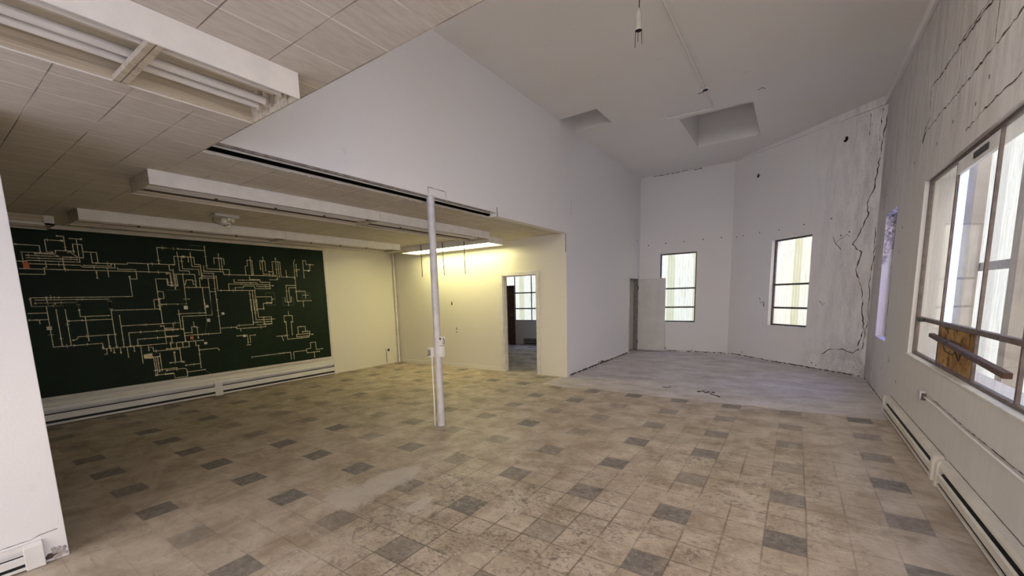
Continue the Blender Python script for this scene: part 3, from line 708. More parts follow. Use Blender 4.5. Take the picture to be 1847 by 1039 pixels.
# door at the far end of the hall, swung open at right angles to the centre wall
d2 = thing('door_2', 'plain white door standing open at the far end of the hall', 'door', (XB, 11.88, 0), None, 0, ST)
k = MB(); k.box(-3.600, 11.875, 0.015, -2.885, 11.915, 1.985); k.build('door_leaf', 'door_paint', d2, bevel=0.003)
for zz in (0.25, 1.75):
    k = MB(); k.tube([(-3.605, 11.868, zz - 0.05), (-3.605, 11.868, zz + 0.05)], 0.009, 8); k.build('hinge', 'rod', d2)
k = MB(); k.tube([(-2.945, 11.875, 0.95), (-2.945, 11.845, 0.95)], 0.012, 10); k.ball((-2.945, 11.825, 0.95), 0.027)
k.build('door_knob', 'bulb', d2)
for a, b in ((11.08, 11.12), (11.90, 11.935)):
    k = MB(); k.box(XB, a, 0, XB + 0.015, b, 2.03); k.build('casing', 'trim', d2)
k = MB(); k.box(XB - 0.12, 11.12, 0, XB, 11.14, 2.0); k.box(XB - 0.12, 11.88, 0, XB, 11.90, 2.0); k.box(XB - 0.12, 11.14, 1.98, XB, 11.88, 2.0)
k.build('jamb', 'steel_grey', d2)

# ---------------------------------------------------------------- windows
w1, _, _ = window(1, (XB - 0.12, YE), 0, -3.07 - XB + 0.12, -2.15 - XB + 0.12, 0.80, 2.63, 0.07, [], [1.20, 1.70], 'glass', 'steel_dark', 'three-pane steel window behind the open white door')
w2, _, _ = window(2, (X3, YE), SA, 1.21, 2.17, 0.81, 2.665, 0.10, [], [1.20, 1.70], 'glass', 'steel_dark', 'three-pane steel window in the angled wall')
w3, _, _ = window(3, (XR, Y4), -pi / 2, Y4 - 8.80, Y4 - 7.90, ZS, ZT, 0.13, [], [1.27], 'glass_blue', 'steel_grey', 'narrow bright blue window nearest the cracked corner')
LB = Y4
w4, FR, bx4 = window(4, (XR, Y4), -pi / 2, Y4 - 6.45, Y4 - 3.05, 0.85, 2.70, 0.055, [Y4 - 5.50, Y4 - 4.54, Y4 - 3.75], [1.245], 'glass_dirty', 'steel_brown', 'large streaky steel window with a plywood panel in the right wall', bar=0.026, fw=0.028, skip={(1, 0)})
k = MB(); bx4(k, Y4 - 5.50 + 0.017, Y4 - 4.54 - 0.017, 0.885, 1.22, 0.045, 0.06); k.build('plywood_panel', 'plywood', w4, label='weathered plywood panel in place of glass')
k = MB(); bx4(k, Y4 - 6.16, Y4 - 6.04, 1.225, 1.262, 0.005, 0.034); k.build('latch', 'black_plastic', w4)
k = MB(); bx4(k, Y4 - 5.05, Y4 - 4.75, 2.585, 2.63, 0.03, 0.05); k.build('vent_slot', 'black_plastic', w4, label='dark slot in the head of the window')
k = MB(); bx4(k, Y4 - 5.49, Y4 - 4.55, 2.55, 2.665, 0.04, 0.062); k.build('head_panel', 'heater_white', w4)
# sill board
k = MB(); bx4(k, Y4 - 6.45, Y4 - 3.05, 0.84, 0.853, -0.015, 0.04); k.build('window_sill', 'trim', w4, bevel=0.003)
w5, _, _ = window(5, (XR, Y4), -pi / 2, Y4 - 2.55, Y4 + 2.6, 0.85, 2.70, 0.055, [Y4 - 1.6, Y4 - 0.6, Y4 + 0.4, Y4 + 1.4], [1.245], 'glass_warm', 'steel_grey', 'large steel window beside the camera')  # added out of view to light the low front area
w6, _, _ = window(6, (XR, YK), pi, 0.6, 4.9, 0.85, 2.35, 0.1, [1.65, 2.7, 3.8], [1.25], 'glass', 'steel_grey', 'wide rear window behind the camera')  # added behind the camera as a daylight source, never in view
w7, _, _ = window(7, (XR, Y0), pi, 0.15, 3.05, 3.25, 4.5, 0.05, [1.1, 2.1], [], 'glass', 'steel_grey', 'clerestory window above the low roof, facing away from the hall')  # added high window, out of view, to throw daylight down the hall
w8, _, _ = window(8, (XL, 12.0), 0, 0.10, 3.2, 0.78, 2.66, 0.08, [0.62, 1.27, 1.92, 2.56], [1.20, 1.72], 'glass', 'steel_dark', 'steel window seen through the doorway')

# ---------------------------------------------------------------- outside sheets and posts


def corrugated(name, p0, p1, z0, z1, material, label, lam=0.075, amp=0.010):
    p0, p1 = Vector(p0), Vector(p1); L = (p1 - p0).length; ang = math.atan2(p1.y - p0.y, p1.x - p0.x)
    n = int(L / lam * 6)
    me = bpy.data.meshes.new(name); vs = []; fs = []
    for i in range(n + 1):
        s = L * i / n; y = amp * sin(2 * pi * s / lam)
        vs += [(s, y, 0), (s, y, z1 - z0)]
    for i in range(n): fs.append((2 * i, 2 * i + 2, 2 * i + 3, 2 * i + 1))
    me.from_pydata(vs, [], fs); me.materials.append(M[material])
    for p in me.polygons: p.use_smooth = True
    o = bpy.data.objects.new(name, me); COL.objects.link(o)
    o.location = (p0.x, p0.y, z0); o.rotation_euler = (0, 0, ang)
    return tag(o, label, 'screen')


def ao(s, t_): return FA(s, t_, 0)[:2]


corrugated('corrugated_sheet', (-3.9, YE + 0.75), (-1.2, YE + 0.75), -0.12, 3.3, 'panel_end', 'stained corrugated sheet outside the window behind the open door')
corrugated('corrugated_sheet', ao(0.2, 0.75), ao(3.4, 0.75), -0.12, 3.3, 'panel_end', 'stained corrugated sheet outside the angled wall window')
corrugated('corrugated_sheet', (-11.0, 12.75), (-5.0, 12.75), -0.12, 3.3, 'panel_end', 'pale corrugated sheet outside the back room window')
corrugated('corrugated_sheet', (1.72, 1.9), (1.72, 7.75), -0.12, 3.5, 'panel_side', 'frosted corrugated sheet outside the large right window')
for i, (y, wdt) in enumerate(((7.2, 0.30), (5.75, 0.16), (4.2, 0.16), (2.9, 0.16))):
    k = MB(); k.box(1.58, y - wdt / 2, -0.125, 1.68, y + wdt / 2, 3.5)
    tag(k.build('post', 'post_wood', origin=(1.63, y, -0.125)),
        ['wide pale post outside the large window, nearest the blue window', 'timber post outside, behind the plywood panel', 'timber post outside behind the right-hand panes', 'timber post outside past the frame edge'][i], 'post', 'posts outside the right wall')
k = MB(); k.box(1.685, 1.9, 1.74, 1.705, 7.7, 1.83)
tag(k.build('rail', 'steel_grey', origin=(1.70, 4.8, 1.74)), 'horizontal grey rail on the sheeting outside the large window', 'rail')

# ================================================================== GREEN BOARD
bd = thing('wall_board', 'long dark green board with a cream line diagram on the left wall', 'board', (XL, 2.9, 0.36))
k = MB(); k.box(XL + 0.002, 0.30, 0.40, XL + 0.016, 5.42, 2.72); k.build('board_surface', 'board', bd)
k = MB()
k.box(XL + 0.001, 0.25, 0.355, XL + 0.036, 5.47, 0.40); k.box(XL + 0.001, 0.25, 2.70, XL + 0.030, 5.47, 2.755)
k.box(XL + 0.001, 5.42, 0.40, XL + 0.030, 5.47, 2.70); k.box(XL + 0.001, 0.25, 0.40, XL + 0.030, 0.30, 2.70)
k.build('board_frame', 'heater_paint', bd, bevel=0.004)


def strips(name, data, w, material, off):
    mb = MB()
    for pl in data:
        for i in range(len(pl) - 1):
            (y0, z0), (y1, z1) = pl[i], pl[i + 1]
            d = math.hypot(y1 - y0, z1 - z0)
            if d < 1e-4: continue
            dy, dz = (y1 - y0) / d, (z1 - z0) / d
            e = w / 2
            y0_, z0_, y1_, z1_ = y0 - dy * e, z0 - dz * e, y1 + dy * e, z1 + dz * e
            x = XL + off
            mb.add([(x, y0_ + dz * e, z0_ - dy * e), (x, y1_ + dz * e, z1_ - dy * e), (x, y1_ - dz * e, z1_ + dy * e), (x, y0_ - dz * e, z0_ + dy * e)], [(0, 1, 2, 3)])
    return mb.build(name, material, bd)


strips('diagram_lines', DIA, 0.0100, 'tape', 0.0175)
strips('faint_lines', FAINT, 0.008, 'tape_faint', 0.0172)
RR = random.Random(4)
# valve marks and small nodes on the lines
mb = MB()
nodes = [(1.702, 1.025), (1.778, 1.024), (1.857, 1.022), (1.938, 1.013), (2.018, 1.012), (2.099, 1.01), (2.469, 1.001), (2.561, 1.007)]
for pl in DIA:
    for (y, z) in pl[:1] + pl[-1:]:
        if RR.random() < 0.55: nodes.append((y, z))
for (y, z) in nodes:
    a = RR.uniform(0.006, 0.013); b = RR.uniform(0.006, 0.013); x = XL + 0.0182
    mb.add([(x, y - a, z - b), (x, y + a, z - b), (x, y + a, z + b), (x, y - a, z + b)], [(0, 1, 2, 3)])
for pl in DIA:
    for i in range(len(pl) - 1):
        (y0, z0), (y1, z1) = pl[i], pl[i + 1]
        L = math.hypot(y1 - y0, z1 - z0)
        for q_ in range(int(L / 0.16)):
            if RR.random() < 0.5: continue
            f = RR.random(); y = y0 + (y1 - y0) * f; z = z0 + (z1 - z0) * f
            horiz = abs(y1 - y0) > abs(z1 - z0)
            l_ = RR.uniform(0.012, 0.03); x = XL + 0.0179
            a, b = (0.003, l_) if horiz else (l_, 0.003)
            mb.add([(x, y - a, z - b), (x, y + a, z - b), (x, y + a, z + b), (x, y - a, z + b)], [(0, 1, 2, 3)])
mb.build('valve_marks', 'tape', bd)


def slip(name, y, z, w, h, material, label, cat, skew=0.0):
    k = MB(); x0 = XL + 0.019; x1 = XL + 0.022
    vs = [(y - w / 2, z - h / 2 + skew), (y + w / 2, z - h / 2), (y + w / 2, z + h / 2), (y - w / 2, z + h / 2 - skew)]
    k.add([(x0, a, b) for a, b in vs] + [(x1, a, b) for a, b in vs], [(3, 2, 1, 0), (4, 5, 6, 7), (0, 1, 5, 4), (1, 2, 6, 5), (2, 3, 7, 6), (3, 0, 4, 7)])
    tag(k.build(name, material, origin=(x0, y, z)), label, cat)


slip('paper_note', 2.215, 0.826, 0.11, 0.088, 'paper_cream', 'cream paper note under the main bus line of the green board', 'note', 0.012)
slip('sticker', 1.077, 2.197, 0.055, 0.075, 'tag_orange', 'orange sticker at the left end of the green board', 'sticker')
slip('sticker', 2.837, 1.061, 0.045, 0.05, 'tag_orange', 'small orange sticker on the lower middle of the green board', 'sticker')
slip('paper_tag', 2.864, 2.417, 0.05, 0.035, 'paper_cream', 'cream tag on the upper bracket drawing of the green board', 'tag')
slip('paper_tag', 1.187, 1.351, 0.05, 0.05, 'paper_cream', 'cream tag on a vertical line at the left of the green board', 'tag')
slip('paper_tag', 3.676, 1.018, 0.05, 0.04, 'paper_cream', 'cream tag on the small lone bracket at the lower right of the board', 'tag')
slip('paper_tag', 2.806, 1.577, 0.055, 0.06, 'bulb', 'white round tag near the centre of the green board', 'tag')
slip('paper_tag', 3.122, 1.587, 0.04, 0.045, 'bulb', 'white tag right of the centre tag on the green board', 'tag')
slip('paper_tag', 3.357, 1.45, 0.045, 0.04, 'bulb', 'white tag in the empty middle of the green board', 'tag')
slip('paper_tag', 3.118, 1.344, 0.045, 0.055, 'bulb', 'white tag with a thin line hanging below on the board', 'tag')
slip('paper_tag', 3.031, 0.95, 0.045, 0.04, 'bulb', 'white tag at the right end of the main bus line', 'tag')
slip('paper_tag', 5.063, 2.263, 0.03, 0.035, 'bulb', 'white tag at the top right drawing of the green board', 'tag')

# ================================================================== HEATERS


def heater(y0, y1, x, sgn, H, D, material, label, name='baseboard_heater', axis='y', zoff=0.0, endcaps=(0.06, 0.06)):
    """baseboard heater against plane x (axis y) or plane y=x (axis x); sgn = direction into the room"""
    if axis == 'y':
        P = lambda s, d, z: (x + sgn * d, s, z)
    else:
        P = lambda s, d, z: (s, x + sgn * d, z)
    root = thing(name, label, 'heater', P((y0 + y1) / 2, 0, 0))

    def prism(mb, prof, a, b):
        n = len(prof)
        mb.add([P(a, d, z) for d, z in prof] + [P(b, d, z) for d, z in prof],
               [tuple(range(n))[::-1], tuple(range(n, 2 * n))] + [(i, (i + 1) % n, n + (i + 1) % n, n + i) for i in range(n)])
    z0 = 0.012 + zoff
    a, b = y0 + endcaps[0], y1 - endcaps[1]
    k = MB(); prism(k, [(0.0, z0), (0.006, z0), (0.006, H * 0.90), (D * 0.80, H * 0.84), (D * 0.80, H * 0.78), (D * 0.86, H * 0.78), (D * 0.86, H * 0.86), (D * 0.72, H), (0, H)], a, b)
    k.build('back_and_hood', material, root)
    k = MB(); prism(k, [(D - 0.006, z0 + H * 0.25), (D, z0 + H * 0.25), (D, H * 0.54), (D - 0.010, H * 0.60), (D - 0.014, H * 0.585), (D - 0.006, H * 0.53)], a, b)
    k.build('front_panel', material, root)
    k = MB(); prism(k, [(D - 0.012, z0 + 0.002), (D - 0.002, z0 + 0.002), (D - 0.002, z0 + H * 0.11), (D - 0.012, z0 + H * 0.11)], a, b)
    k.build('lower_rail', material, root)
    k = MB(); prism(k, [(0.008, z0), (D - 0.018, z0), (D - 0.018, H * 0.50), (0.008, H * 0.62)], a, b)
    k.build('fins', 'fins', root)
    for c0, c1 in ((y0, a), (b, y1)):
        k = MB(); prism(k, [(0, z0 - 0.01), (D + 0.003, z0 - 0.01), (D + 0.003, H * 0.86), (D - 0.010, H + 0.002), (0, H + 0.002)], c0, c1)
        k.build('end_cap', material, root, bevel=0.004)
    return root


heater(4.70, 7.13, XR, -1, 0.21, 0.07, 'heater_paint', 'cream baseboard heater on the right wall, the farther of the two')
heater(2.20, 4.62, XR, -1, 0.21, 0.07, 'heater_paint', 'cream baseboard heater on the right wall, the nearer of the two')
heater(0.70, 3.13, XL, 1, 0.27, 0.075, 'heater_white', 'white baseboard heater under the left half of the green board')
heater(3.13, 5.50, XL, 1, 0.27, 0.075, 'heater_white', 'white baseboard heater under the right end of the green board')
heater(-2.0, 0.345, -3.84, 1, 0.165, 0.03, 'heater_white', 'white baseboard heater at the foot of the left edge wall', endcaps=(0.06, 0.085))
heater(-7.43, -5.9, 12.0, -1, 0.21, 0.07, 'steel_grey', 'grey baseboard heater under the back room window', axis='x')

# broken plaster at the foot of the left wall stub
k = MB(); R5 = random.Random(7)
for i in range(16):
    y = R5.uniform(0.385, 0.448); z = R5.uniform(0.012, 0.085); r = R5.uniform(0.010, 0.018)
    k.ball((-3.838, y, z), r, 8, 0.35, 1, 1)
k.build('broken_plaster', 'plaster_rough', ws, label='broken plaster corner at the foot of the wall')
k = MB(); ragged(k, [(0.340, 0.022), (0.37, 0.035), (0.40, 0.05), (0.385, 0.075)], 0.028, 0.0015, lambda a, b, o: (-3.84 + o, a, b), 3, 0.02, 0.004)
k.build('crack', 'crack', ws)
k = MB(); ragged(k, [(0.0, 0.180), (0.30, 0.180), (0.34, 0.195), (0.42, 0.20)], 0.003, 0.0015, lambda a, b, o: (-3.84 + o, a, b), 5, 0.03, 0.001)
k.build('crack', 'crack', ws)
# ================================================================== CEILING FIXTURES
FW, FH = 0.50, 0.125


def fixture(x0, y0, L, label, axis='y', lit=False, braces=(), skirt_white='skirt', group=None, H=FH, holders=(), open_side=False):
    """open fluorescent tray, local: a across (0..FW), b along (0..L); axis 'y' runs along y"""
    if axis == 'y':
        P = lambda a, b, z: (x0 + a, y0 + b, z)
    else:
        P = lambda a, b, z: (x0 + b, y0 + a, z)
    root = thing('fluorescent_fixture', label, 'ceiling light', P(FW / 2, L / 2, H1), group)

    def bx(mb, a0, b0, z0, a1, b1, z1):
        p, q_ = P(a0, b0, H1 - z0), P(a1, b1, H1 - z1)
        mb.box(p[0], p[1], p[2], q_[0], q_[1], q_[2])
    T = 0.008
    k = MB(); bx(k, 0, 0, 0.001, T, L, H); k.build('side_skirt', skirt_white, root)
    k = MB()
    if open_side:      # right skirt missing: only its bottom lip is left
        bx(k, FW - 0.05, 0, H - 0.022, FW, L, H); k.build('bottom_lip', skirt_white, root)
        k = MB(); bx(k, FW - T, L - 0.09, 0.001, FW, L, H)
    else:
        bx(k, FW - T, 0, 0.001, FW, L, H)
    k.build('side_skirt', skirt_white, root)
    if holders:  # dark boxes stand in for the shadow lines beside the tubes
        for a0, a1 in ((0.190, 0.222), (0.012, 0.045)):
            k = MB(); bx(k, a0, 0.02, 0.012, a1, L - 0.02, 0.085); k.build('dark_channel', 'crack', root)
    for b0, b1 in ((0, T), (L - T, L)):
        k = MB(); bx(k, T, b0, 0.001, FW - T, b1, H); k.build('end_plate', 'reflector' if not lit else skirt_white, root)
    k = MB(); bx(k, T, T, 0.001, FW - T, L - T, 0.012)
    bx(k, T, T, 0.012, T + 0.004, L - T, H - 0.004); bx(k, FW - T - 0.004, T, 0.012, FW - T, L - T, H - 0.004)
    k.build('reflector', 'reflector', root)
    # ballast covers
    for a0, a1 in ((0.275, 0.365),):
        k = MB()
        pr = [(a0, 0.012), (a1, 0.012), (a1 - 0.02, 0.06), (a0 + 0.02, 0.06)]
        k.add([P(a, 0.03, H1 - z) for a, z in pr] + [P(a, L - 0.03, H1 - z) for a, z in pr], [(3, 2, 1, 0), (4, 5, 6, 7), (0, 1, 5, 4), (1, 2, 6, 5), (2, 3, 7, 6), (3, 0, 4, 7)])
        k.build('ballast_cover', 'reflector', root)
    for a in (0.165, 0.245, 0.400):
        k = MB(); k.tube([P(a, 0.05, H1 - 0.082), P(a, L - 0.05, H1 - 0.082)], 0.019, 14)
        tb = k.build('tube', 'lit' if lit else 'tube', root)
        for b in (0.035, L - 0.05):
            k = MB(); bx(k, a - 0.012, b, 0.012, a + 0.012, b + 0.015, 0.108); k.build('lamp_holder', 'reflector', tb)
        for b in (holders if a < 0.2 else ()):
            k = MB(); bx(k, a - 0.016, b, 0.012, a + 0.016, b + 0.03, 0.108); k.build('lamp_holder', 'crack', tb)
    for b in braces:
        k = MB(); bx(k, 0.008, b - 0.026, H - 0.022, FW - 0.008, b - 0.003, H + 0.002); k.build('brace', 'reflector', root)
        k = MB(); bx(k, 0.008, b + 0.003, H - 0.022, FW - 0.008, b + 0.026, H + 0.002); k.build('brace', 'reflector', root)
    return root


GRP = 'fluorescent fixtures on the low ceiling'
fixture(-2.650, -1.11, 2.44, 'open fluorescent fixture hanging nearest, with a cross brace and bare tubes', braces=(1.845,), group=GRP)
fixture(-5.065, 1.375, 2.44, 'open fluorescent fixture in the middle row, its left half', group=GRP, holders=(0.62, 1.22, 1.82))
fixture(-5.065, 3.82, 2.44, 'open fluorescent fixture in the middle row, its right half behind the pole', group=GRP, holders=(0.62, 1.22))
fixture(-7.40, 1.36, 2.44, 'open fluorescent fixture above the green board, left half of its row', group=GRP, holders=(0.62, 1.22, 1.82))
fixture(-7.40, 3.805, 2.44, 'open fluorescent fixture above the green board, right half of its row', group=GRP, holders=(0.62, 1.22, 1.82))
fixture(-8.20, -1.05, 2.34, 'open fluorescent fixture at the far left behind the wall end', group=GRP, H=0.115, open_side=True)
fixture(-7.33, 6.66, 2.44, 'lit fluorescent fixture with glowing tubes beside the doorway wall', axis='x', lit=True, group=GRP)

# rods hanging below the lit fixture
for i, (x, dx, l_) in enumerate(((-6.70, 0.0, 'leftmost of the three'), (-6.08, 0.025, 'slightly slanted middle one'), (-5.49, 0.0, 'rightmost of the three'))):
    k = MB(); k.tube([(x, 6.652, H1 - 0.005), (x + dx, 6.652, 2.08)], 0.0075, 8)
    tag(k.build('hanging_rod', 'rod', origin=(x, 6.652, H1)), 'thin black rod hanging before the lit fixture, ' + l_, 'rod', 'rods hanging before the lit fixture')

# emergency lamp with two bulbs on the low ceiling
em_ = thing('emergency_light', 'white two-bulb lamp on the low ceiling before the green board', 'ceiling light', (-6.17, 2.60, H1))
k = MB(); k.box(-6.25, 2.47, H1 - 0.035, -6.09, 2.76, H1 - 0.001); k.build('base_plate', 'white_metal', em_, bevel=0.006)
for (cx_, cy_, sgn) in ((-6.12, 2.60, -1), (-6.20, 2.68, 1)):
    k = MB(); k.tube([(cx_, cy_ + 0.05, H1 - 0.05), (cx_, cy_ + 0.01, H1 - 0.065)], [0.022, 0.028], 12); k.build('socket', 'white_metal', em_)
    k = MB()
    k.ball((cx_ - 0.005, cy_ - 0.025 if sgn < 0 else cy_ - 0.03, H1 - 0.085 - (0.03 if sgn > 0 else 0)), 0.042, 16)
    k.build('bulb', 'bulb', em_)
k = MB(); k.tube([(-6.24, 2.50, H1 - 0.03), (-6.23, 2.49, H1 - 0.10), (-6.18, 2.60, H1 - 0.14), (-6.15, 2.66, H1 - 0.12)], 0.004, 6); k.build('wire_guard', 'rod', em_)

# torn slot between the low ceiling and the centre wall
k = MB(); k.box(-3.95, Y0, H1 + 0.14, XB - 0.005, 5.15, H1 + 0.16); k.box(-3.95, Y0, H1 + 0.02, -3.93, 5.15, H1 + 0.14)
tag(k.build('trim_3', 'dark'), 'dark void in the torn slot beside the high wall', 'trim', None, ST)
k = MB(); k.box(-3.672, Y0 + 0.01, H1 + 0.022, -3.655, 4.9, H1 + 0.034)
tag(k.build('trim_4', 'white_metal'), 'thin white metal strip in the torn slot', 'trim', None, ST)
k = MB(); k.box(-3.645, Y0 + 0.005, H1 + 0.028, -3.622, 5.0, H1 + 0.048)
tag(k.build('trim_5', 'steel_grey'), 'grey steel channel at the foot of the high wall', 'trim', None, ST)
R6 = random.Random(11)
k = MB()
y = Y0 + 0.3
while y < 5.1:
    l_ = R6.uniform(0.05, 0.28); w_ = R6.uniform(0.01, 0.05)
    k.add([(-3.775, y, H1 + 0.003), (-3.775 + w_, y + l_ * 0.3, H1 - R6.uniform(0, 0.02)), (-3.775 + w_ * 0.7, y + l_ * 0.8, H1 - R6.uniform(0, 0.025)), (-3.775, y + l_, H1 + 0.003)], [(0, 1, 2, 3)])
    y += l_ * R6.uniform(0.9, 1.8)
k.box(-3.776, Y0, H1 - 0.003, -3.771, 5.15, H1 + 0.006)
tag(k.build('trim_6', 'trim'), 'ragged paper and plaster edge of the low ceiling', 'trim', None, ST)

# cut outlines, nail spots and notch on the centre wall
PB = lambda a, b, o: (XB + o, a, b)


def mark(parent, pts, w, plane, seed=1, amp=0.0, material='crack', name='crack', step=0.05, wj=0.3):
    mb = MB(); ragged(mb, pts, w, 0.002, plane, seed, step, amp, wj)
    return mb.build(name, material, parent)


mark(wb, [(3.757, 2.83), (3.757, 2.905), (4.062, 2.905), (4.064, 2.83)], 0.006, PB, 1)
mark(wb, [(5.16, 2.764), (5.15, 2.885)], 0.014, PB, 2)
mark(wb, [(7.375, 2.745), (7.372, 2.41)], 0.022, PB, 3)
mark(wb, [(7.625, 3.40), (7.621, 3.12)], 0.008, PB, 4, 0.002)
mark(wb, [(11.73, 3.05), (11.73, 2.99)], 0.03, PB, 4)
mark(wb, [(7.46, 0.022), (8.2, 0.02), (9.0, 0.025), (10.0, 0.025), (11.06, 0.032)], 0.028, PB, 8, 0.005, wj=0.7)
mark(wb, [(9.0, 0.05), (9.15, 0.07), (9.35, 0.04)], 0.03, PB, 9, 0.012, wj=0.8)
mark(wb, [(1.62, 2.88), (1.63, 2.875)], 0.012, PB, 9)

# marks on the far and angled walls
PE = lambda a, b, o: (a, YE - o, b)
PA = lambda a, b, o: FA(a, -o, b)
PR = lambda a, b, o: (XR - o, a, b)
for i, (a, b) in enumerate(((-3.38, 2.90), (-2.93, 2.92), (-2.48, 2.92), (-2.02, 2.93), (-1.6, 2.93), (-2.87, 0.10), (-2.2, 0.07))):
    mark(we, [(a, b), (a, b - 0.03)], 0.028, PE, i, 0.003, name='nail_hole')
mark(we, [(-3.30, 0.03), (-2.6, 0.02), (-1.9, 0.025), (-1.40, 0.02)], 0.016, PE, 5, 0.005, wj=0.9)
mark(we, [(-3.30, H2 - 0.02), (-2.7, H2 - 0.015), (-2.1, H2 - 0.02)], 0.012, PE, 5, 0.01, wj=0.9)
for i, (a, b) in enumerate(((0.15, 2.90), (0.36, 2.90), (0.85, 2.90), (1.375, 2.87), (1.97, 2.885), (2.54, 2.895), (2.75, 2.56), (2.9, 2.6), (0.5, 0.12), (2.35, 0.13), (2.45, 0.10))):
    mark(wa, [(a, b), (a, b - 0.025)], 0.024, PA, i + 20, 0.003, name='nail_hole')
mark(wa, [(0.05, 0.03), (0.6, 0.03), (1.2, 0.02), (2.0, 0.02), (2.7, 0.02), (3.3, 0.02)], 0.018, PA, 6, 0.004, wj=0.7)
mark(wa, [(2.55, 0.33), (2.72, 0.44), (2.95, 0.46), (3.15, 0.42), (3.25, 0.50)], 0.016, PA, 7, 0.012, wj=0.8)
mark(wa, [(2.60, 2.55), (2.66, 2.42), (2.78, 2.28)], 0.012, PA, 9, 0.01)
mark(wa, [(2.66, 2.42), (2.85, 2.55), (2.92, 2.5)], 0.007, PA, 9, 0.01)
mark(wa, [(0.95, 1.42), (0.98, 1.30), (1.07, 1.34), (1.08, 1.22)], 0.016, PA, 13, 0.01, wj=0.9)
mark(wa, [(2.42, 1.35), (2.5, 1.26), (2.53, 1.32)], 0.008, PA, 14, 0.01, wj=0.9)
# long crack in the corner
mark(wa, [(3.40, 4.52), (3.34, 4.1), (3.30, 3.6), (3.26, 3.25), (3.17, 3.05), (3.20, 2.85), (3.10, 2.55), (2.98, 2.36), (3.14, 2.20), (3.08, 1.9), (3.22, 1.5), (3.25, 1.15), (3.30, 0.85), (3.22, 0.55)], 0.017, PA, 31, 0.012, wj=0.7)
mark(wa, [(3.30, 4.5), (3.27, 4.2), (3.28, 4.0)], 0.012, PA, 32, 0.01, wj=0.8)
mark(wa, [(3.10, 4.5), (3.11, 4.15)], 0.008, PA, 33, 0.01, wj=0.8)
mark(wa, [(3.33, 2.6), (3.36, 2.2), (3.32, 1.7), (3.36, 1.1), (3.30, 0.5)], 0.009, PA, 34, 0.015, wj=0.9)
mark(wr, [(9.4, 3.95), (9.35, 3.4), (9.38, 3.0)], 0.010, PR, 35, 0.012, wj=0.9)
mark(wr, [(9.1, 3.1), (9.15, 2.9), (9.1, 2.8)], 0.012, PR, 36, 0.012, wj=0.9)
# block joints and cracks high on the right wall
mark(wr, [(4.3, 3.62), (5.0, 3.655), (5.6, 3.675), (6.22, 3.66), (6.62, 3.68), (6.55, 3.35), (6.79, 3.25)], 0.013, PR, 41, 0.014, wj=0.8)
mark(wr, [(4.6, 3.70), (5.0, 3.70), (5.7, 3.70)], 0.008, PR, 42, 0.01, wj=0.9)
mark(wr, [(4.0, 3.30), (4.7, 3.275), (5.3, 3.262), (6.0, 3.258), (6.55, 3.25)], 0.011, PR, 43, 0.012, wj=0.9)
mark(wr, [(4.14, 2.88), (4.66, 2.88), (5.18, 2.84)], 0.008, PR, 44, 0.01, wj=0.9)
mark(wr, [(4.73, 3.60), (4.73, 3.28)], 0.006, PR, 45, 0.012, wj=0.9)
mark(wr, [(5.6, 3.65), (5.55, 3.45), (5.6, 3.30)], 0.006, PR, 45, 0.012, wj=0.9)
mark(wr, [(6.55, 3.34), (6.66, 3.25), (6.78, 3.17)], 0.035, PR, 46, 0.012, wj=0.9)
for i, (a, b) in enumerate(((5.0, 3.0), (5.6, 3.05), (4.75, 3.1), (6.1, 3.0), (7.45, 2.35), (7.5, 2.05), (7.1, 3.05), (8.3, 3.2), (8.9, 3.0), (7.5, 0.62), (8.0, 0.45), (8.9, 0.30), (6.9, 0.45))):
    mark(wr, [(a, b), (a, b - 0.03)], 0.022, PR, i + 60, 0.004, name='nail_hole')
mark(wr, [(7.55, 0.68), (7.45, 0.60), (7.40, 0.65)], 0.012, PR, 47, 0.01)
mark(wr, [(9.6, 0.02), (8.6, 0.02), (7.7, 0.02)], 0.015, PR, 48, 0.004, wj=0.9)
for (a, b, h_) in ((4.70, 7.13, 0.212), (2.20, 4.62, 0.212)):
    mark(wr, [(a, h_), (b, h_)], 0.008, PR, 51, 0.0008)  # dark strip paints the shadow line where each heater top meets the wall
mark(wd, [(-6.543, 1.53), (-6.543, 1.45)], 0.035, lambda a, b, o: (a, YF - o, b), 49, 0.0, 'black_plastic', 'slot')
# rough plaster on the reveal of the narrow window
k = MB(); R7 = random.Random(3)
for i in range(60):
    z = R7.uniform(1.95, 2.66); d = R7.uniform(0.0, 0.10)
    if z < 2.15 and d > 0.05: continue
    k.ball((XR + 0.01 + d, 8.80, z), R7.uniform(0.015, 0.03), 8, 1, 0.3, 1.2)
for i in range(24):
    k.ball((XR + 0.01 + R7.uniform(0, 0.1), R7.uniform(7.92, 8.78), 2.67), R7.uniform(0.015, 0.03), 8, 1, 1.2, 0.3)
k.build('broken_plaster', 'plaster_rough', wr)

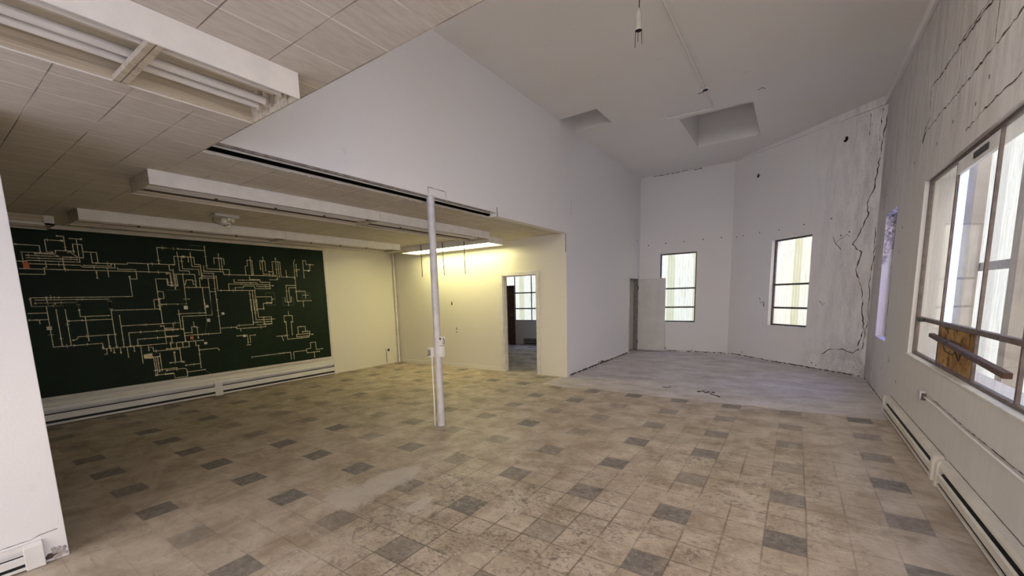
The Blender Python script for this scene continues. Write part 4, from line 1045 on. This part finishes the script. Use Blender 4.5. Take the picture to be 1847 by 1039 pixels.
# junction holes on the angled wall
for i, (s_, z_, r_) in enumerate(((2.703, 4.228, 0.06), (0.728, 4.145, 0.05))):
    jb = thing('junction_box', ['open round junction box high on the angled wall, near the corner crack', 'open round junction box high on the angled wall, left end'][i], 'junction box', FA(s_, 0, z_))
    k = MB(); n = 18; vs = []
    for kk_ in range(n):
        a = 2 * pi * kk_ / n
        vs += [FA(s_ + r_ * cos(a), -0.012, z_ + r_ * sin(a)), FA(s_ + r_ * 0.8 * cos(a), -0.012, z_ + r_ * 0.8 * sin(a)), FA(s_ + r_ * cos(a), 0.0, z_ + r_ * sin(a)), FA(s_ + r_ * 0.8 * cos(a), 0.0, z_ + r_ * 0.8 * sin(a))]
    fs = []
    for kk_ in range(n):
        j = (kk_ + 1) % n
        fs += [(4 * kk_, 4 * j, 4 * j + 1, 4 * kk_ + 1), (4 * kk_ + 2, 4 * j + 2, 4 * j, 4 * kk_), (4 * kk_ + 1, 4 * j + 1, 4 * j + 3, 4 * kk_ + 3)]
    k.add(vs, fs); k.build('ring', 'white_metal', jb)
    k = MB(); k.add([FA(s_ + r_ * 0.8 * cos(2 * pi * q_ / n), -0.003, z_ + r_ * 0.8 * sin(2 * pi * q_ / n)) for q_ in range(n)], [tuple(range(n))]); k.build('opening', 'dark', jb)
    k = MB(); c_ = FA(s_ - r_ * 0.55, -0.02, z_ + r_ * 0.35); k.tube([c_, FA(s_ - r_ * 0.55, -0.028, z_ + r_ * 0.35)], r_ * 0.62, 16); k.build('loose_cover', 'white_metal', jb)

# ---------------------------------------------------------------- conduit on the high ceiling
cd = thing('ceiling_conduit', 'painted conduit with round boxes on the high ceiling', 'conduit', (-1.316, 7.57, H2))
k = MB(); zc_ = H2 - 0.016
k.tube([(-1.33, Y0 + 0.05, zc_), (-1.315, 8.30, zc_)], 0.013, 10); k.build('pipe', 'ceiling_plaster', cd)
k = MB(); k.tube([(-1.315, 8.30, zc_), (-2.07, 8.30, zc_)], 0.010, 10); k.build('pipe', 'ceiling_plaster', cd)
k = MB(); k.tube([(-1.314, 7.55, H2 - 0.03), (-1.314, 7.55, H2 - 0.001)], [0.075, 0.082], 24); rb = k.build('round_box', 'white_metal', cd)
k = MB(); k.tube([(-1.305, 7.50, H2 - 0.0335), (-1.305, 7.50, H2 - 0.0305)], 0.036, 16); k.build('opening', 'dark', rb)
k = MB(); k.tube([(-1.31, 7.50, H2 - 0.033), (-1.36, 7.47, H2 - 0.07), (-1.40, 7.45, H2 - 0.075)], 0.004, 6)
k.tube([(-1.31, 7.50, H2 - 0.033), (-1.33, 7.43, H2 - 0.09)], 0.004, 6); k.build('loose_wire', 'crack', rb)
k = MB(); k.tube([(-2.10, 8.30, H2 - 0.02), (-2.10, 8.30, H2 - 0.001)], [0.07, 0.078], 24); k.build('round_box', 'ceiling_plaster', cd)
k = MB(); n = 14
k.tube([(-0.66, 8.05 + 0.05, H2 - 0.005), (-0.60, 8.03, H2 - 0.006), (-0.56, 8.10, H2 - 0.005)], 0.004, 6)
k.build('patch_ring', 'crack', cd)

# ---------------------------------------------------------------- pendant lamp socket
px_, py_, pz_ = -1.288, 4.125, 3.91
pn = thing('pendant_socket', 'bare grey lamp socket hanging on a cord from the high ceiling', 'pendant light', (px_, py_, H2))
k = MB(); k.tube([(px_, py_, H2), (px_ + 0.003, py_, 4.10)], 0.0045, 8); k.build('cord', 'rod', pn)
k = MB(); k.tube([(px_, py_, H2), (px_, py_, H2 - 0.03)], [0.06, 0.035], 16); k.build('ceiling_rose', 'white_metal', pn)
k = MB(); k.tube([(px_, py_, 4.115), (px_, py_, 4.075), (px_, py_, 4.04), (px_, py_, 3.93)], [0.006, 0.020, 0.029, 0.030], 18, cap=False); k.build('socket', 'socket_grey', pn)
k = MB(); k.tube([(px_, py_, 3.937), (px_, py_, 3.934)], 0.0285, 16); k.build('socket_opening', 'dark', pn)
for dx, dy, l_ in ((-0.028, 0.0, 0.135), (0.0, -0.01, 0.10), (0.029, 0.0, 0.125)):
    k = MB(); k.tube([(px_ + dx * 0.95, py_ + dy, 3.935), (px_ + dx * 1.1, py_ + dy, 3.935 - l_)], 0.0028, 6); k.build('wire', 'rod', pn)

# ================================================================== COLUMN
PX, PY = -3.625, 3.80
pc = thing('steel_column', 'round grey-white steel column with outlet boxes standing under the high wall', 'column', (PX, PY, 0))
k = MB(); k.tube([(PX, PY, 0.002), (PX, PY, 0.16), (PX, PY, 0.20), (PX, PY, 2.81)], [0.050, 0.050, 0.044, 0.044], 28); k.build('shaft', 'pole_paint', pc)
k = MB(); k.tube([(PX, PY, 2.70), (PX, PY, 2.80)], [0.048, 0.048], 28); k.build('collar', 'pole_paint', pc)
fwd = Vector((0.568, -0.811, 0)); rgt = Vector((0.821, 0.570, 0))


def cbox(name, c, w, d, h, material, parent, bevel=0.003):
    c = Vector(c); k = MB(); k.obox(c - Vector((0, 0, h / 2)), c + Vector((0, 0, h / 2)), w, d, up=(0, 1, 0))
    return k.build(name, material, parent, bevel=bevel)


b1 = cbox('outlet_box', (PX - 0.068, PY - 0.045, 0.945), 0.055, 0.07, 0.115, 'white_metal', pc)
cbox('outlet_face', (PX - 0.068, PY - 0.083, 0.945), 0.035, 0.006, 0.075, 'steel_grey', b1, 0)
k = MB(); k.tube([(PX - 0.125, PY - 0.05, 0.905), (PX - 0.075, PY - 0.075, 0.905)], 0.011, 10); k.build('plug', 'black_plastic', b1)
b2 = cbox('outlet_box', (PX + 0.066, PY + 0.01, 1.085), 0.05, 0.06, 0.10, 'white_metal', pc)
k = MB(); k.tube([(PX + 0.095, PY, 1.12), (PX + 0.115, PY, 1.10), (PX + 0.112, PY, 1.06), (PX + 0.095, PY, 1.045)], 0.004, 6); k.build('loose_wire', 'rod', b2)
cbox('outlet_face', (PX + 0.070, PY - 0.024, 1.115), 0.022, 0.006, 0.022, 'black_plastic', b2, 0)
cbox('outlet_box', (PX + 0.062, PY + 0.01, 0.955), 0.045, 0.05, 0.13, 'white_metal', pc)
k = MB(); k.tube([(PX - 0.055, PY - 0.055, 0.89), (PX - 0.062, PY - 0.05, 0.6), (PX - 0.058, PY - 0.052, 0.25), (PX - 0.064, PY - 0.05, 0.004)], 0.0085, 8); k.build('cable', 'white_metal', pc)
k = MB(); k.tube([(PX - 0.078, PY - 0.035, 0.89), (PX - 0.080, PY - 0.03, 0.5), (PX - 0.078, PY - 0.03, 0.004)], 0.006, 8); k.build('cable', 'rod', pc)

# ================================================================== SMALL FITTINGS
k = MB(); k.tube([(XL + 0.045, YF - 0.05, 0.002), (XL + 0.045, YF - 0.05, H1 - 0.002)], 0.028, 14)
k = tag(k.build('corner_pipe', 'trim', origin=(XL + 0.045, YF - 0.05, 0)), 'cream vertical pipe in the corner right of the green board', 'pipe')
for (a, b, lab) in ((-6.42, 0.87, 'white double outlet plate on the doorway wall right of the column'),):
    ot = thing('wall_outlet', lab, 'outlet', (a, YF, b))
    k = MB(); k.box(a - 0.04, YF - 0.006, b - 0.065, a + 0.04, YF, b + 0.065); pl_ = k.build('cover_plate', 'wall_cream', ot, bevel=0.002)
    for dz in (-0.045, 0.02, 0.05):
        k = MB(); k.box(a - 0.022, YF - 0.0075, b + dz - 0.008, a + 0.022, YF - 0.006, b + dz + 0.008); k.build('slot', 'crack', pl_)
ot = thing('wall_outlet', 'surface outlet box with a dangling cord between board and corner', 'outlet', (XL, 6.98, 0.33))
k = MB(); k.box(XL, 6.95, 0.29, XL + 0.045, 7.02, 0.40); k.build('box', 'white_metal', ot, bevel=0.003)
k = MB(); k.box(XL + 0.045, 6.985, 0.33, XL + 0.06, 7.035, 0.385); k.build('plug', 'black_plastic', ot)
k = MB(); k.tube([(XL + 0.02, 6.965, 0.29), (XL + 0.015, 6.96, 0.15), (XL + 0.02, 6.97, 0.03)], 0.005, 6); k.build('cord', 'crack', ot)
# low baseboards
k = MB(); k.box(XL + 0.08, YF - 0.012, 0, -5.17, YF, 0.085); k.box(-4.20, YF - 0.012, 0, XB - 0.12, YF, 0.085)
tag(k.build('baseboard_doorway', 'wall_cream', bevel=0.003), 'cream baseboard along the doorway wall', 'baseboard', None, ST)
k = MB(); k.box(XB - 0.12, YF - 0.012, 0, XB + 0.004, YF, 2.76)
tag(k.build('trim_7', 'wall_cream'), 'cream corner board at the end of the doorway wall', 'trim', None, ST)
k = MB(); k.box(XB, YF, 0, XB + 0.008, YF + 0.09, 2.40)
tag(k.build('trim_8', 'wall_white'), 'white corner board at the end of the high wall', 'trim', None, ST)

# box and conduit on the right wall
rc = thing('wall_conduit', 'painted round box with conduit low on the right wall', 'conduit', (XR, 5.52, 0.55))
k = MB(); k.tube([(XR - 0.001, 5.52, 0.555), (XR - 0.045, 5.52, 0.555)], [0.052, 0.048], 18); k.build('round_box', 'pole_paint', rc)
k = MB(); k.tube([(XR - 0.014, 5.48, 0.55), (XR - 0.014, 4.9, 0.556), (XR - 0.014, 4.3, 0.545), (XR - 0.014, 1.0, 0.55)], 0.008, 8); k.build('pipe', 'wall_corner', rc)
k = MB(); k.box(XR - 0.04, 5.575, 0.53, XR - 0.004, 5.585, 0.575); k.box(XR - 0.035, 5.455, 0.52, XR - 0.004, 5.465, 0.585); k.build('knockout', 'crack', rc)
mark(wr, [(5.4, 0.575), (4.9, 0.574), (4.3, 0.562), (3.2, 0.566)], 0.006, PR, 71, 0.003, wj=0.9)

# plank leaning in the large window
k = MB(); k.obox((1.072, 5.55, 1.133), (0.985, 3.455, 1.090), 0.038, 0.034)
pk = tag(k.build('plank', 'brown_wood', origin=(1.03, 4.5, 1.11), bevel=0.002), 'reddish brown wooden stick wired across the plywood panel of the window', 'stick')
k = MB(); k.tube([(1.085, 4.75, 1.13), (1.03, 4.78, 1.16), (0.985, 4.72, 1.13), (0.99, 4.70, 1.08), (1.05, 4.76, 1.04), (1.085, 4.86, 1.06), (1.095, 4.80, 0.99), (1.09, 4.74, 1.05)], 0.004, 6)
k.build('tie_wire', 'rod', pk, label='loop of dark wire')

# brown door leaf standing in the back room
dr = thing('door_3', 'dark brown door leaf standing in the back room behind the doorway', 'door', (-8.1, 11.75, 0), None, 0, ST)
k = MB(); k.box(-8.30, 11.70, 0.01, -7.62, 11.745, 1.97); k.build('door_leaf', 'brown_wood', dr, bevel=0.003)
k = MB(); k.ball((-7.70, 11.67, 1.0), 0.028); k.build('door_knob', 'copper', dr)

# litter on the floor of the hall
R8 = random.Random(5)
k = MB()
for i in range(9):
    cx_ = -1.10 + R8.uniform(-0.10, 0.12); cy_ = 7.22 + R8.uniform(-0.06, 0.06)
    k.ball((cx_, cy_, 0.008), R8.uniform(0.008, 0.02), 8, 1.6, 1, 0.5)
tag(k.build('debris', 'crack', origin=(-1.1, 7.22, 0)), 'small dark heap of broken scraps on the floor of the hall', 'debris', None, 'stuff')
k = MB(); k.tube([(-1.02, 7.12, 0.012), (-0.96, 7.07, 0.010), (-0.86, 6.98, 0.006)], [0.008, 0.006, 0.008], 6)
tag(k.build('stick', 'crack', origin=(-0.95, 7.1, 0)), 'short dark stick beside the heap of scraps', 'stick')
k = MB(); k.tube([(-1.78, 7.30, 0.006), (-1.70, 7.27, 0.012), (-1.655, 7.36, 0.010)], 0.005, 6)
tag(k.build('wire_scrap', 'crack', origin=(-1.7, 7.3, 0)), 'bent scrap of wire left of the heap of scraps', 'wire')
